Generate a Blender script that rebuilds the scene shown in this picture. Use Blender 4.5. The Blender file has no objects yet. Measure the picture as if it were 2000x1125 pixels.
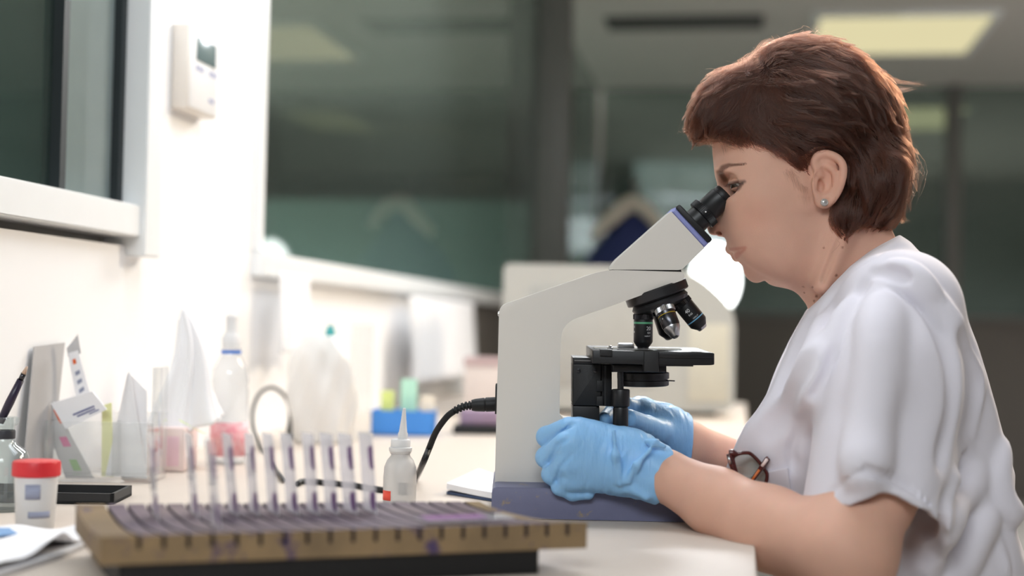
import bpy, bmesh, math, random
import numpy as np
from mathutils import Vector, Matrix, Euler
random.seed(7)
RNG = np.random.default_rng(11)
S = bpy.context.scene
COL = S.collection
R = math.radians
# ---------------------------------------------------------------- camera
FPX, CX, CY = 2778.0, 1000.0, 562.5
TZ = 0.75                       # table top height
CAM = Vector((0, 0, TZ + 0.20))
YAW, PITCH, ROLL = R(9.2), R(1.7), 0.020
RM = (Matrix.Rotation(YAW, 3, 'Z') @ Matrix.Rotation(R(90) + PITCH, 3, 'X') @ Matrix.Rotation(ROLL, 3, 'Z'))
cd = bpy.data.cameras.new('camera')
cam = bpy.data.objects.new('camera', cd)
COL.objects.link(cam)
cam.matrix_world = Matrix.Translation(CAM) @ RM.to_4x4()
cd.sensor_width = 36.0
cd.lens = 36.0 * FPX / 2000.0
cd.clip_start = 0.05
cd.clip_end = 60
cd.dof.use_dof = True
cd.dof.focus_distance = 1.56
cd.dof.aperture_fstop = 2.3
cd.dof.aperture_blades = 0
S.camera = cam
D0 = 1.58                       # depth of the microscope's middle plane

def P(px, py, D):
    """world point seen at picture position px,py (2000x1125) at depth D"""
    return CAM + RM @ Vector(((px - CX) / FPX * D, -(py - CY) / FPX * D, -D))
def ray(px, py):
    return RM @ Vector(((px - CX) / FPX, -(py - CY) / FPX, -1))
def PZ(px, py, z):
    d = ray(px, py)
    return CAM + d * ((z - CAM.z) / d.z)
def PX(px, py, x):
    d = ray(px, py)
    return CAM + d * ((x - CAM.x) / d.x)
def PY(px, py, y):
    d = ray(px, py)
    return CAM + d * ((y - CAM.y) / d.y)
# local picture-parallel frame at depth D0: x right, y away, z up (metres)
FR = Matrix((RM.col[0], -RM.col[2], RM.col[1])).transposed()
FO = P(CX, CY, D0)
FRn = np.array(FR); FOn = np.array(FO)
def L(px, py, y=0.0):
    s = (D0 + y) / FPX
    return ((px - CX) * s, y, -(py - CY) * s)
def toW(v):
    v = np.asarray(v, dtype=np.float64)
    return v @ FRn.T + FOn
def W(x, y, z):
    return Vector(toW([[x, y, z]])[0])
# ---------------------------------------------------------------- object helpers
def new_obj(name, me, mat=None, parent=None):
    o = bpy.data.objects.new(name, me)
    COL.objects.link(o)
    if mat is not None:
        for m in (mat if isinstance(mat, (list, tuple)) else [mat]):
            me.materials.append(m)
    if parent is not None:
        o.parent = parent
        o.matrix_parent_inverse = parent_world(parent).inverted()
    return o
def parent_world(o):
    m = Matrix.LocRotScale(o.location, o.rotation_euler, o.scale)
    if o.parent is not None:
        return parent_world(o.parent) @ o.matrix_parent_inverse @ m
    return m
def tag(o, label=None, cat=None, group=None, kind=None):
    if label: o['label'] = label
    if cat: o['category'] = cat
    if group: o['group'] = group
    if kind: o['kind'] = kind
    return o
def thing(name, label, cat, loc=(0, 0, 0), rz=0, group=None):
    o = bpy.data.objects.new(name, None)
    COL.objects.link(o)
    o.location = loc
    o.rotation_euler = (0, 0, rz)
    o.empty_display_size = 0.02
    return tag(o, label, cat, group)
def mesh_np(name, V, F, mat=None, parent=None, smooth=True, base=None):
    """V in world space, F list/array of faces."""
    me = bpy.data.meshes.new(name)
    V = np.asarray(V, dtype=np.float64)
    off = np.zeros(3)
    if base is not None:
        off = np.array(base)
    V = V - off
    if isinstance(F, np.ndarray):
        n, k = F.shape
        me.vertices.add(len(V)); me.vertices.foreach_set('co', V.astype(np.float32).ravel())
        me.loops.add(n * k); me.loops.foreach_set('vertex_index', F.astype(np.int32).ravel())
        me.polygons.add(n)
        me.polygons.foreach_set('loop_start', np.arange(0, n * k, k, dtype=np.int32))
        me.update(calc_edges=True)
    else:
        me.from_pydata([tuple(v) for v in V], [], F)
        me.update()
    me.validate()
    if smooth:
        me.polygons.foreach_set('use_smooth', np.ones(len(me.polygons), dtype=bool))
    o = new_obj(name, me, mat, parent)
    if base is not None:
        if parent is None:
            o.location = Vector(base)
        else:
            o.location = Vector(base)
    return o
def bm_obj(name, bm, mat=None, parent=None, smooth=False, angle=None):
    bmesh.ops.recalc_face_normals(bm, faces=bm.faces)
    me = bpy.data.meshes.new(name)
    if smooth:
        for f in bm.faces: f.smooth = True
    if angle is not None:
        for f in bm.faces: f.smooth = True
        for e in bm.edges:
            e.smooth = not (len(e.link_faces) == 2 and e.calc_face_angle(0) > angle)
    bm.to_mesh(me); bm.free()
    return new_obj(name, me, mat, parent)
def origin_to(o, p):
    """move a top-level mesh object's origin to world point p (mesh stays put)"""
    p = Vector(p)
    d = p - o.location
    o.data.transform(Matrix.Translation(-d))
    o.location = p
def box_bm(bm, lo, hi, M=None):
    vs = [bm.verts.new((x, y, z)) for x in (lo[0], hi[0]) for y in (lo[1], hi[1]) for z in (lo[2], hi[2])]
    for q in ((0, 1, 3, 2), (4, 6, 7, 5), (0, 4, 5, 1), (2, 3, 7, 6), (0, 2, 6, 4), (1, 5, 7, 3)):
        bm.faces.new([vs[i] for i in q])
    if M is not None:
        for v in vs: v.co = M @ v.co
    return vs
def box(name, lo, hi, mat, parent=None, bevel=0.0, M=None, seg=2):
    bm = bmesh.new()
    lo2 = [min(a, b) for a, b in zip(lo, hi)]; hi2 = [max(a, b) for a, b in zip(lo, hi)]
    box_bm(bm, lo2, hi2)
    if bevel > 0:
        bmesh.ops.bevel(bm, geom=bm.edges[:], offset=bevel, segments=seg, profile=0.5, affect='EDGES')
    if M is not None:
        bmesh.ops.transform(bm, matrix=M, verts=bm.verts)
    return bm_obj(name, bm, mat, parent, angle=R(35))
def frame_of(axis, up=None):
    a = Vector(axis).normalized()
    u = Vector(up) if up is not None else (Vector((0, 0, 1)) if abs(a.z) < 0.9 else Vector((1, 0, 0)))
    x = u.cross(a).normalized(); y = a.cross(x)
    return Matrix((x, y, a)).transposed()
def lathe_bm(bm, prof, M, seg=48, cap0=True, cap1=True):
    """prof: list of (r, h) along local z; M 4x4"""
    rings = []
    for r, h in prof:
        rings.append([bm.verts.new(M @ Vector((r * math.cos(t), r * math.sin(t), h))) for t in [2 * math.pi * i / seg for i in range(seg)]])
    for a, b in zip(rings, rings[1:]):
        for i in range(seg):
            j = (i + 1) % seg
            bm.faces.new((a[i], a[j], b[j], b[i]))
    if cap0: bm.faces.new(rings[0][::-1])
    if cap1: bm.faces.new(rings[-1])
def lathe(name, prof, mat, parent=None, M=None, loc=None, axis=None, seg=48, cap0=True, cap1=True, angle=40):
    if M is None:
        M = Matrix.Translation(Vector(loc)) @ (frame_of(axis).to_4x4() if axis is not None else Matrix.Identity(4))
    bm = bmesh.new()
    lathe_bm(bm, prof, M, seg, cap0, cap1)
    return bm_obj(name, bm, mat, parent, angle=R(angle))
def tube_np(path, rad, seg=12, closed=False):
    """returns V,F of a tube through path points; rad scalar or per point"""
    path = np.asarray(path, float); n = len(path)
    rad = np.full(n, rad) if np.isscalar(rad) else np.asarray(rad, float)
    T = np.gradient(path, axis=0); T /= np.linalg.norm(T, axis=1)[:, None] + 1e-12
    u = np.array([0.0, 0, 1]) if abs(T[0][2]) < 0.9 else np.array([1.0, 0, 0])
    V = []
    for i in range(n):
        u = u - T[i] * np.dot(u, T[i]); u /= np.linalg.norm(u)
        w = np.cross(T[i], u)
        a = np.arange(seg) * 2 * np.pi / seg
        V.append(path[i] + rad[i] * (np.cos(a)[:, None] * u + np.sin(a)[:, None] * w))
    V = np.concatenate(V)
    F = []
    for i in range(n - 1):
        for k in range(seg):
            F.append((i * seg + k, i * seg + (k + 1) % seg, (i + 1) * seg + (k + 1) % seg, (i + 1) * seg + k))
    F.append(tuple(range(seg))[::-1]); F.append(tuple(range((n - 1) * seg, n * seg)))
    return V, F
def spline(pts, n=12):
    """Catmull-Rom through pts"""
    p = np.asarray(pts, float)
    p = np.vstack([2 * p[0] - p[1], p, 2 * p[-1] - p[-2]])
    out = []
    for i in range(1, len(p) - 2):
        for t in np.arange(n) / n:
            a, b, c, d = p[i - 1], p[i], p[i + 1], p[i + 2]
            out.append(0.5 * ((2 * b) + (c - a) * t + (2 * a - 5 * b + 4 * c - d) * t * t + (3 * b - a - 3 * c + d) * t ** 3))
    out.append(p[-2])
    return np.array(out)
def tube(name, pts, rad, mat, parent=None, seg=12, n=10, smoothpath=True):
    path = spline(pts, n) if smoothpath else np.asarray(pts, float)
    if not np.isscalar(rad):
        rad = np.interp(np.linspace(0, 1, len(path)), np.linspace(0, 1, len(rad)), rad)
    V, F = tube_np(path, rad, seg)
    return mesh_np(name, V, F, mat, parent)
def prism(name, outline, y0, y1, mat, parent=None, bevel=0.0, seg=2, angle=30):
    """outline: list of (x,z) in the local picture frame; extruded from local y0 to y1 -> world"""
    bm = bmesh.new()
    a = [bm.verts.new((x, y0, z)) for x, z in outline]
    b = [bm.verts.new((x, y1, z)) for x, z in outline]
    n = len(outline)
    fa = bm.faces.new(a); fb = bm.faces.new(b[::-1])
    for i in range(n):
        bm.faces.new((a[i], b[i], b[(i + 1) % n], a[(i + 1) % n]))
    if bevel > 0:
        es = [e for e in bm.edges if (fa in e.link_faces or fb in e.link_faces)]
        bmesh.ops.bevel(bm, geom=es, offset=bevel, segments=seg, profile=0.5, affect='EDGES', clamp_overlap=True)
    M = Matrix.Translation(FO) @ FR.to_4x4()
    bmesh.ops.transform(bm, matrix=M, verts=bm.verts)
    return bm_obj(name, bm, mat, parent, angle=R(angle))
def round_poly(pts, r, n=5):
    """round the corners of a 2-D polygon; r scalar or list"""
    out = []
    m = len(pts)
    for i in range(m):
        p = np.array(pts[i], float); a = np.array(pts[i - 1], float); b = np.array(pts[(i + 1) % m], float)
        rr = r if np.isscalar(r) else r[i]
        da = a - p; db = b - p
        la = np.linalg.norm(da); lb = np.linalg.norm(db)
        q = min(rr, la * 0.49, lb * 0.49)
        if q <= 1e-6:
            out.append(tuple(p)); continue
        s = p + da / la * q; e = p + db / lb * q
        for t in np.linspace(0, 1, n + 1):
            out.append(tuple((1 - t) ** 2 * s + 2 * t * (1 - t) * p + t * t * e))
    return out
def copy_tree(o, loc, rot=None, label=None):
    c = o.copy(); COL.objects.link(c); c.location = loc
    if rot is not None: c.rotation_euler = rot
    if label: c['label'] = label
    for ch in list(o.children):
        d = ch.copy(); COL.objects.link(d); d.parent = c
        for g in list(ch.children):
            e = g.copy(); COL.objects.link(e); e.parent = d
    return c
# ---------------------------------------------------------------- materials
def srgb(r, g, b):
    f = lambda c: (c / 255 / 12.92) if c / 255 <= 0.04045 else ((c / 255 + 0.055) / 1.055) ** 2.4
    return (f(r), f(g), f(b), 1.0)
def mat(name, rgb, rough=0.5, metal=0.0, noise=0.06, nscale=30.0, bump=0.0, bscale=200.0, trans=0.0, ior=1.45,
        sss=0.0, sssr=(1, .35, .2), sssscale=0.005, emit=None, estr=0.0, spec=0.5, coat=0.0, sheen=0.0, attr=None, alpha=1.0, rgb2=None, aniso=0.0):
    m = bpy.data.materials.new(name); m.use_nodes = True
    nt = m.node_tree; n = nt.nodes; b = n['Principled BSDF']
    col = rgb if len(rgb) == 4 else srgb(*rgb)
    b.inputs['Roughness'].default_value = rough
    b.inputs['Metallic'].default_value = metal
    b.inputs['IOR'].default_value = ior
    b.inputs['Specular IOR Level'].default_value = spec
    b.inputs['Transmission Weight'].default_value = trans
    b.inputs['Coat Weight'].default_value = coat
    b.inputs['Sheen Weight'].default_value = sheen
    b.inputs['Alpha'].default_value = alpha
    if sss > 0:
        b.inputs['Subsurface Weight'].default_value = sss
        b.inputs['Subsurface Radius'].default_value = sssr
        b.inputs['Subsurface Scale'].default_value = sssscale
    if emit is not None:
        b.inputs['Emission Color'].default_value = emit if len(emit) == 4 else srgb(*emit)
        b.inputs['Emission Strength'].default_value = estr
    tc = n.new('ShaderNodeTexCoord')
    nz = n.new('ShaderNodeTexNoise'); nz.inputs['Scale'].default_value = nscale; nz.inputs['Detail'].default_value = 4
    nt.links.new(tc.outputs['Object'], nz.inputs['Vector'])
    mx = n.new('ShaderNodeMix'); mx.data_type = 'RGBA'
    c2 = (srgb(*rgb2) if len(rgb2) == 3 else rgb2) if rgb2 is not None else tuple(min(1, c * (1 + noise)) for c in col[:3]) + (1,)
    c1 = col if rgb2 is not None else tuple(c * (1 - noise) for c in col[:3]) + (1,)
    mx.inputs[6].default_value = c1; mx.inputs[7].default_value = c2
    nt.links.new(nz.outputs['Fac'], mx.inputs[0])
    out = mx.outputs[2]
    if attr:
        at = n.new('ShaderNodeAttribute'); at.attribute_name = attr
        mu = n.new('ShaderNodeMix'); mu.data_type = 'RGBA'; mu.blend_type = 'MULTIPLY'; mu.inputs[0].default_value = 1
        nt.links.new(out, mu.inputs[6]); nt.links.new(at.outputs['Color'], mu.inputs[7])
        out = mu.outputs[2]
    nt.links.new(out, b.inputs['Base Color'])
    if bump > 0:
        nb = n.new('ShaderNodeTexNoise'); nb.inputs['Scale'].default_value = bscale; nb.inputs['Detail'].default_value = 5
        nt.links.new(tc.outputs['Object'], nb.inputs['Vector'])
        bp = n.new('ShaderNodeBump'); bp.inputs['Strength'].default_value = bump; bp.inputs['Distance'].default_value = 0.002
        nt.links.new(nb.outputs['Fac'], bp.inputs['Height']); nt.links.new(bp.outputs['Normal'], b.inputs['Normal'])
    return m
def thin(name, tint=(240, 244, 244), ior=1.45, rough=0.0, milk=0.0, milkrgb=(245, 245, 248)):
    """thin clear sheet: straight-through light plus Fresnel gloss, optionally a little milky"""
    m = bpy.data.materials.new(name); m.use_nodes = True
    nt = m.node_tree; nt.nodes.clear(); n = nt.nodes
    o = n.new('ShaderNodeOutputMaterial'); tr = n.new('ShaderNodeBsdfTransparent'); g = n.new('ShaderNodeBsdfGlossy')
    fr = n.new('ShaderNodeFresnel')
    ge = n.new('ShaderNodeNewGeometry'); io = n.new('ShaderNodeMix'); io.data_type = 'FLOAT'
    io.inputs[2].default_value = ior; io.inputs[3].default_value = 1.0 / ior
    nt.links.new(ge.outputs['Backfacing'], io.inputs[0]); nt.links.new(io.outputs[0], fr.inputs['IOR'])
    tr.inputs['Color'].default_value = srgb(*tint); g.inputs['Roughness'].default_value = rough
    tc = n.new('ShaderNodeTexCoord'); nz = n.new('ShaderNodeTexNoise'); nz.inputs['Scale'].default_value = 9
    nt.links.new(tc.outputs['Object'], nz.inputs['Vector'])
    src = tr.outputs[0]
    if milk > 0:
        d = n.new('ShaderNodeBsdfDiffuse'); d.inputs['Color'].default_value = srgb(*milkrgb)
        t2 = n.new('ShaderNodeBsdfTranslucent'); t2.inputs['Color'].default_value = srgb(*milkrgb)
        ad = n.new('ShaderNodeMixShader'); ad.inputs[0].default_value = 0.4
        nt.links.new(d.outputs[0], ad.inputs[1]); nt.links.new(t2.outputs[0], ad.inputs[2])
        mr = n.new('ShaderNodeMapRange'); mr.inputs['To Min'].default_value = milk * 0.85; mr.inputs['To Max'].default_value = min(1, milk * 1.15)
        nt.links.new(nz.outputs['Fac'], mr.inputs['Value'])
        mm = n.new('ShaderNodeMixShader'); nt.links.new(mr.outputs[0], mm.inputs[0])
        nt.links.new(src, mm.inputs[1]); nt.links.new(ad.outputs[0], mm.inputs[2]); src = mm.outputs[0]
    mx = n.new('ShaderNodeMixShader')
    nt.links.new(fr.outputs[0], mx.inputs[0]); nt.links.new(src, mx.inputs[1]); nt.links.new(g.outputs[0], mx.inputs[2])
    nt.links.new(mx.outputs[0], o.inputs[0])
    return m
def emis(name, rgb, strength):
    m = bpy.data.materials.new(name); m.use_nodes = True
    nt = m.node_tree; nt.nodes.clear()
    o = nt.nodes.new('ShaderNodeOutputMaterial'); e = nt.nodes.new('ShaderNodeEmission')
    e.inputs['Color'].default_value = srgb(*rgb); e.inputs['Strength'].default_value = strength
    nt.links.new(e.outputs[0], o.inputs[0])
    return m
def text(name, body, size, M, mat, parent=None, extrude=0.00005, align='CENTER'):
    cu = bpy.data.curves.new(name, 'FONT'); cu.body = body; cu.size = size; cu.extrude = extrude
    cu.align_x = align; cu.align_y = 'CENTER'
    o = bpy.data.objects.new(name, cu); COL.objects.link(o)
    dg = bpy.context.evaluated_depsgraph_get()
    me = bpy.data.meshes.new_from_object(o.evaluated_get(dg))
    bpy.data.objects.remove(o)
    me.transform(M); me.materials.clear()
    me.name = name
    return new_obj(name, me, mat, parent)
# ---------------------------------------------------------------- materials of the room
M_wall = mat('white wall paint', (246, 246, 246), 0.55, noise=0.015, nscale=4, bump=0.03, bscale=300)
M_ceil = mat('ceiling board', (205, 200, 194), 0.8, noise=0.05, nscale=20)
M_floor = mat('grey vinyl floor', (168, 164, 158), 0.35, noise=0.12, nscale=12)
M_alu = mat('white window frame', (238, 240, 240), 0.35, noise=0.02)
M_gasket = mat('black rubber gasket', (30, 38, 40), 0.6)
M_glass = thin('window glass', (204, 213, 210), 1.5, milk=0.07, milkrgb=(170, 182, 176))
M_glass1 = thin('dusty window glass', (190, 206, 200), 1.5, milk=0.22, milkrgb=(112, 130, 124))
M_glass2 = thin('frosted window film', (190, 205, 202), 1.5, 0.1, milk=0.80, milkrgb=(172, 186, 184))
M_dim = mat('dim room paint', (160, 164, 162), 0.8, noise=0.2, nscale=1.5)
M_dim2 = mat('grey blind slat', (84, 100, 98), 0.7, noise=0.1)
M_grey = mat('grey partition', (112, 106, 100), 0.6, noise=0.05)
M_greyd = mat('grey metal post', (118, 116, 113), 0.45, noise=0.05)
M_table = mat('beige laminate', (203, 191, 179), 0.5, noise=0.03, nscale=60)
M_tedge = mat('beige laminate edge', (205, 194, 180), 0.4, noise=0.04)
M_panel = emis('ceiling light diffuser', (236, 226, 180), 0.72)
M_dark = mat('dark grey', (52, 54, 54), 0.6)

def st(name, lo, hi, m, bevel=0.0):
    o = box(name, lo, hi, m, None, bevel)
    return tag(o, kind='structure')
WX = -0.87                       # face of the side wall
CZ = 2.45
YB = 8.7                         # back partition
st('floor', (-5, -3.2, -0.05), (4.2, 14, 0), M_floor)
st('ceiling', (-5, -3.2, CZ), (4.2, 14, CZ + 0.05), M_ceil)
st('wall_right', (4.2, -3.2, 0), (4.3, 14, CZ), M_grey)
st('wall_front', (-5, -3.3, 0), (4.2, -3.2, CZ), M_grey)
# side wall, its lower opening and two glazed windows
w1b = PX(243, 440, WX)           # lower corner of the first window
y1r = PX(283, 200, WX).y         # right edge of first window's frame
z1b = PX(262, 483, WX).z
y2l = PX(492, 490, WX).y         # left edge of the second window
z2b = PX(505, 480, WX).z         # glass bottom
def wall_part(name, y0, y1, z0, z1):
    return st(name, (WX - 0.12, y0, z0), (WX, y1, z1), M_wall)
# pillar between the two windows, then wall below and above the glass
wall_part('wall_left', y1r, y2l, 0, CZ)
wall_part('wall_left_lower', -3.2, y1r, 0, z1b)
wall_part('wall_left_upper', -3.2, y1r, 2.2, CZ)
wall_part('wall_left_sill', y2l, 4.5, 0, 1.04)
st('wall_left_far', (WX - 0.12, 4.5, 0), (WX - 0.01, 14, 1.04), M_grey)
st('wall_dim_room', (-5.0, -3.2, 0), (-4.9, 14, CZ), M_dim)

M_teal = mat('painted reflection teal', (176, 206, 200), 0.7, noise=0.06, nscale=2)  # added teal panels stand in for the pale reflection in the side glass
st('wall_reflection_side', (-4.9, -3.2, 0.0), (-4.86, 9.2, 1.78), M_teal)
st('wall_reflection_cross', (-4.86, 9.2, 0.0), (WX - 0.13, 9.28, 1.80), M_teal)
ca = P(1235, 600, 12.4); cb = P(1400, 285, 12.4)
cbn = thing('cabinet', 'pale tall cabinet standing in the far room behind the back glass', 'cabinet', ((ca.x + cb.x) / 2, ca.y + 0.25, 0))
M_cab0 = mat('pale cabinet', (178, 184, 182), 0.6)
box('carcass', (ca.x, ca.y, 0.0005), (cb.x, ca.y + 0.5, cb.z), M_cab0, cbn, 0.01)
for k in range(2):
    x0 = ca.x + k * (cb.x - ca.x) / 2
    dr = box('door', (x0 + 0.01, ca.y - 0.02, 0.08), (x0 + (cb.x - ca.x) / 2 - 0.01, ca.y - 0.001, cb.z - 0.03), M_cab0, cbn, 0.005)
# --- window 1 : sliding sash close to the camera
yp = PX(132, 250, WX).y          # black meeting stile between the two panes
ye = w1b.y                       # pane edge at the right stile
wn = thing('window_1', None, None, (WX, (yp + y1r) / 2, 1.3)); tag(wn, kind='structure')
fr = bmesh.new()
box_bm(fr, (WX - 0.055, -1.2, 1.072), (WX + 0.022, ye + 0.004, 1.117))     # bottom rail
box_bm(fr, (WX - 0.055, ye + 0.004, 1.045), (WX + 0.030, y1r, 2.2))        # right stile
box_bm(fr, (WX - 0.055, -1.2, 2.155), (WX + 0.022, ye + 0.004, 2.2))
box_bm(fr, (WX - 0.10, ye - 0.004, 1.045), (WX - 0.03, ye + 0.002, 1.072))
bmesh.ops.bevel(fr, geom=fr.edges[:], offset=0.002, segments=2, affect='EDGES')
bm_obj('window_frame', fr, M_alu, wn, angle=R(35))
box('gasket', (WX - 0.03, ye - 0.012, 1.117), (WX - 0.006, ye + 0.004, 2.155), M_gasket, wn)
box('meeting_stile', (WX - 0.03, yp - 0.010, 1.117), (WX - 0.004, yp + 0.006, 2.155), M_gasket, wn)
box('glass_pane', (WX - 0.024, -1.2, 1.117), (WX - 0.018, yp - 0.006, 2.155), M_glass1, wn)
box('glass_pane', (WX - 0.024, yp + 0.004, 1.117), (WX - 0.018, ye - 0.01, 2.155), M_glass2, wn)
box('track_slot', (WX - 0.10, -1.2, 1.058), (WX - 0.028, ye - 0.01, 1.072), M_greyd, wn)
# panel and slats standing behind the panes
M_sash = mat('grey sliding panel', (150, 164, 162), 0.5, noise=0.03)
box('sliding_panel', (WX - 0.14, yp + 0.004, 1.05), (WX - 0.125, ye + 0.2, 2.2), M_sash, wn)
for k, (a, b) in enumerate(((10, 22), (78, 84), (100, 108))):
    ya, yb = PX(a, 250, WX - 0.16).y, PX(b, 250, WX - 0.16).y
    box('blind_slat', (WX - 0.17, ya, 1.05), (WX - 0.155, yb, 2.2), M_dim2, wn)

# --- window 2 : long fixed glazing with a pale sill rail
wn2 = thing('window_2', None, None, (WX, 4.2, 1.4)); tag(wn2, kind='structure')
fr = bmesh.new()
box_bm(fr, (WX - 0.06, y2l, 1.038), (WX + 0.025, 8.6, 1.082))
box_bm(fr, (WX - 0.06, y2l, 1.082), (WX + 0.012, y2l + 0.030, CZ))
bmesh.ops.bevel(fr, geom=fr.edges[:], offset=0.003, segments=2, affect='EDGES')
bm_obj('window_frame', fr, M_alu, wn2, angle=R(35))
box('glass_pane', (WX - 0.026, y2l + 0.02, 1.08), (WX - 0.020, 6.12, CZ), M_glass, wn2)
box('glass_pane', (WX - 0.026, 6.2, 1.08), (WX - 0.020, YB, CZ), M_glass, wn2)
box('mullion', (WX - 0.05, 6.12, 1.08), (PY(1110, 300, 6.12).x, 6.22, CZ), M_greyd, wn2, 0.004)

# --- half glazed back partition
wb = thing('window_3', None, None, (0.5, YB, 1.07)); tag(wb, kind='structure')
ztop = PY(1600, 612, YB).z
st('wall_back_lower', (WX - 0.12, YB, 0), (4.2, YB + 0.1, ztop), M_grey)
box('glass_pane', (WX, YB + 0.04, ztop), (4.2, YB + 0.046, CZ), M_glass, wb)
for a, b in ((1108, 1122), (1848, 1877)):
    box('mullion', (PY(a, 400, YB).x, YB - 0.02, ztop), (PY(b, 400, YB).x, YB + 0.1, CZ), M_greyd, wb, 0.004)
bx = PY(1440, 400, YB).x
st('wall_back', (-5, 13.8, 0), (4.2, 13.9, CZ), M_dim)
st('trim_1', (WX - 0.12, YB - 0.03, ztop - 0.03), (4.2, YB + 0.12, ztop), M_greyd, 0.004)

# --- ceiling luminaires
def ceiling_light(x0, x1, y0, y1, label, strength=None):
    t = thing('ceiling_light', label, 'light', ((x0 + x1) / 2, (y0 + y1) / 2, CZ), 0)
    cx, cy = (x0 + x1) / 2, (y0 + y1) / 2
    bm = bmesh.new()
    w = 0.03
    for lo, hi in (((x0 - w, y0 - w), (x1 + w, y0)), ((x0 - w, y1), (x1 + w, y1 + w)), ((x0 - w, y0), (x0, y1)), ((x1, y0), (x1 + w, y1))):
        box_bm(bm, (lo[0], lo[1], CZ - 0.02), (hi[0], hi[1], CZ))
    bm_obj('frame', bm, M_alu, t)
    box('diffuser', (x0, y0, CZ - 0.012), (x1, y1, CZ - 0.002), M_panel if strength is None else strength, t)
    return t
ceiling_light(0.34, 1.12, 6.72, 7.62, 'pale yellow ceiling light panel, the big one above the back of the woman')
ceiling_light(0.95, 1.42, 9.40, 10.40, 'small pale ceiling light seen through the back glass beside her hair')
ceiling_light(-1.9, -1.4, 3.9, 4.4, 'faint ceiling light seen through the long side glazing', emis('dim light diffuser', (236, 222, 190), 0.35))
# air vent slot
a = PZ(1180, 32, CZ); b = PZ(1490, 52, CZ)
v = thing('ceiling_vent', 'long dark slot vent in the grey ceiling above the microscope', 'vent', ((a.x + b.x) / 2, (a.y + b.y) / 2, CZ))
box('vent_frame', (a.x, min(a.y, b.y), CZ - 0.012), (b.x, max(a.y, b.y), CZ - 0.001), M_dark, v, 0.004)
for k in range(3):
    yy = min(a.y, b.y) + (k + 0.5) * abs(a.y - b.y) / 3
    box('slat', (a.x + 0.02, yy - 0.01, CZ - 0.02), (b.x - 0.02, yy + 0.01, CZ - 0.012), M_greyd, v)

# --- bench along the wall
TXE = PZ(1479, 1125, TZ).x
TYF = 4.25
t = thing('laboratory_bench', 'long beige laminate bench running along the white wall under the windows', 'bench', ((WX + TXE) / 2, 2.2, 0))
box('worktop', (WX + 0.002, 0.2, TZ - 0.03), (TXE, TYF, TZ), M_table, t, 0.003)
box('back_panel', (WX + 0.02, 0.25, 0.1), (WX + 0.04, TYF - 0.05, TZ - 0.03), M_tedge, t)
for yy in (0.35, 2.3, 4.1):
    box('leg_panel', (WX + 0.04, yy, 0), (TXE - 0.35, yy + 0.03, TZ - 0.03), M_tedge, t)

# --- thermostat
M_th = mat('cream plastic', (222, 216, 208), 0.4, noise=0.02)
M_thf = mat('white plastic face', (236, 236, 236), 0.35, noise=0.02)
M_lcd = mat('grey lcd', (112, 130, 132), 0.2, noise=0.05)
M_ink = mat('blue grey print', (150, 156, 186), 0.5)
dp = 0.028
p0 = PX(370, 43, WX + dp); p1 = PX(427, 72, WX + dp); p2 = PX(368, 212, WX + dp)
zt, zb = p0.z, p2.z; ya, yb = p0.y, p1.y
t = thing('thermostat', 'cream wall thermostat with small grey display on the white pillar between windows', 'thermostat', (WX, (ya + yb) / 2, zb))
box('housing', (WX, ya, zb), (WX + dp, yb, zt), M_th, t, 0.004)
box('front_plate', (WX + dp - 0.003, ya + 0.006, zb + 0.004), (WX + dp + 0.002, yb - 0.004, zt - 0.004), M_thf, t, 0.0015)
hh = zt - zb
box('display', (WX + dp + 0.001, ya + 0.026, zt - 0.40 * hh), (WX + dp + 0.0035, yb - 0.016, zt - 0.12 * hh), M_lcd, t, 0.0008)
for k in range(2):
    y0 = ya + 0.026 + k * 0.055
    for j in range(3):
        box('print_mark', (WX + dp + 0.001, y0 + j * 0.012, zt - 0.52 * hh), (WX + dp + 0.0026, y0 + 0.008 + j * 0.012, zt - 0.455 * hh), M_ink, t)
box('button', (WX + dp + 0.001, yb - 0.04, zb + 0.022), (WX + dp + 0.003, yb - 0.02, zb + 0.028), M_ink, t)
# ---------------------------------------------------------------- microscope
M_mw = mat('cream microscope enamel', (224, 219, 211), 0.32, noise=0.015, nscale=15, coat=0.2)
M_mp = mat('violet grey base enamel', (116, 118, 146), 0.42, noise=0.0, rgb2=(102, 104, 130), nscale=40, bump=0.04, bscale=500)
def specks(m, rgb, scale, lo, hi):
    """worn spots of another colour over a material"""
    nt = m.node_tree; b = nt.nodes['Principled BSDF']; src = b.inputs['Base Color'].links[0].from_socket
    tc = nt.nodes.new('ShaderNodeTexCoord'); nz = nt.nodes.new('ShaderNodeTexNoise'); nz.inputs['Scale'].default_value = scale; nz.inputs['Detail'].default_value = 8; nz.inputs['Roughness'].default_value = 0.7
    nt.links.new(tc.outputs['Object'], nz.inputs['Vector'])
    mr = nt.nodes.new('ShaderNodeMapRange'); mr.inputs['From Min'].default_value = lo; mr.inputs['From Max'].default_value = hi
    nt.links.new(nz.outputs['Fac'], mr.inputs['Value'])
    mx = nt.nodes.new('ShaderNodeMix'); mx.data_type = 'RGBA'; mx.inputs[7].default_value = srgb(*rgb)
    nt.links.new(mr.outputs[0], mx.inputs[0]); nt.links.new(src, mx.inputs[6]); nt.links.new(mx.outputs[2], b.inputs['Base Color'])
specks(M_mp, (150, 134, 108), 55, 0.60, 0.68)
M_band = mat('lavender band', (140, 146, 200), 0.4, noise=0.02)
M_blk = mat('black anodised metal', (24, 24, 26), 0.42, noise=0.1, nscale=60, spec=0.5)
M_blk2 = mat('black crackle metal', (30, 30, 31), 0.55, noise=0.1, bump=0.06, bscale=900)
M_nose = mat('dark grey metal', (62, 62, 64), 0.38, metal=0.7, noise=0.08)
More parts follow.
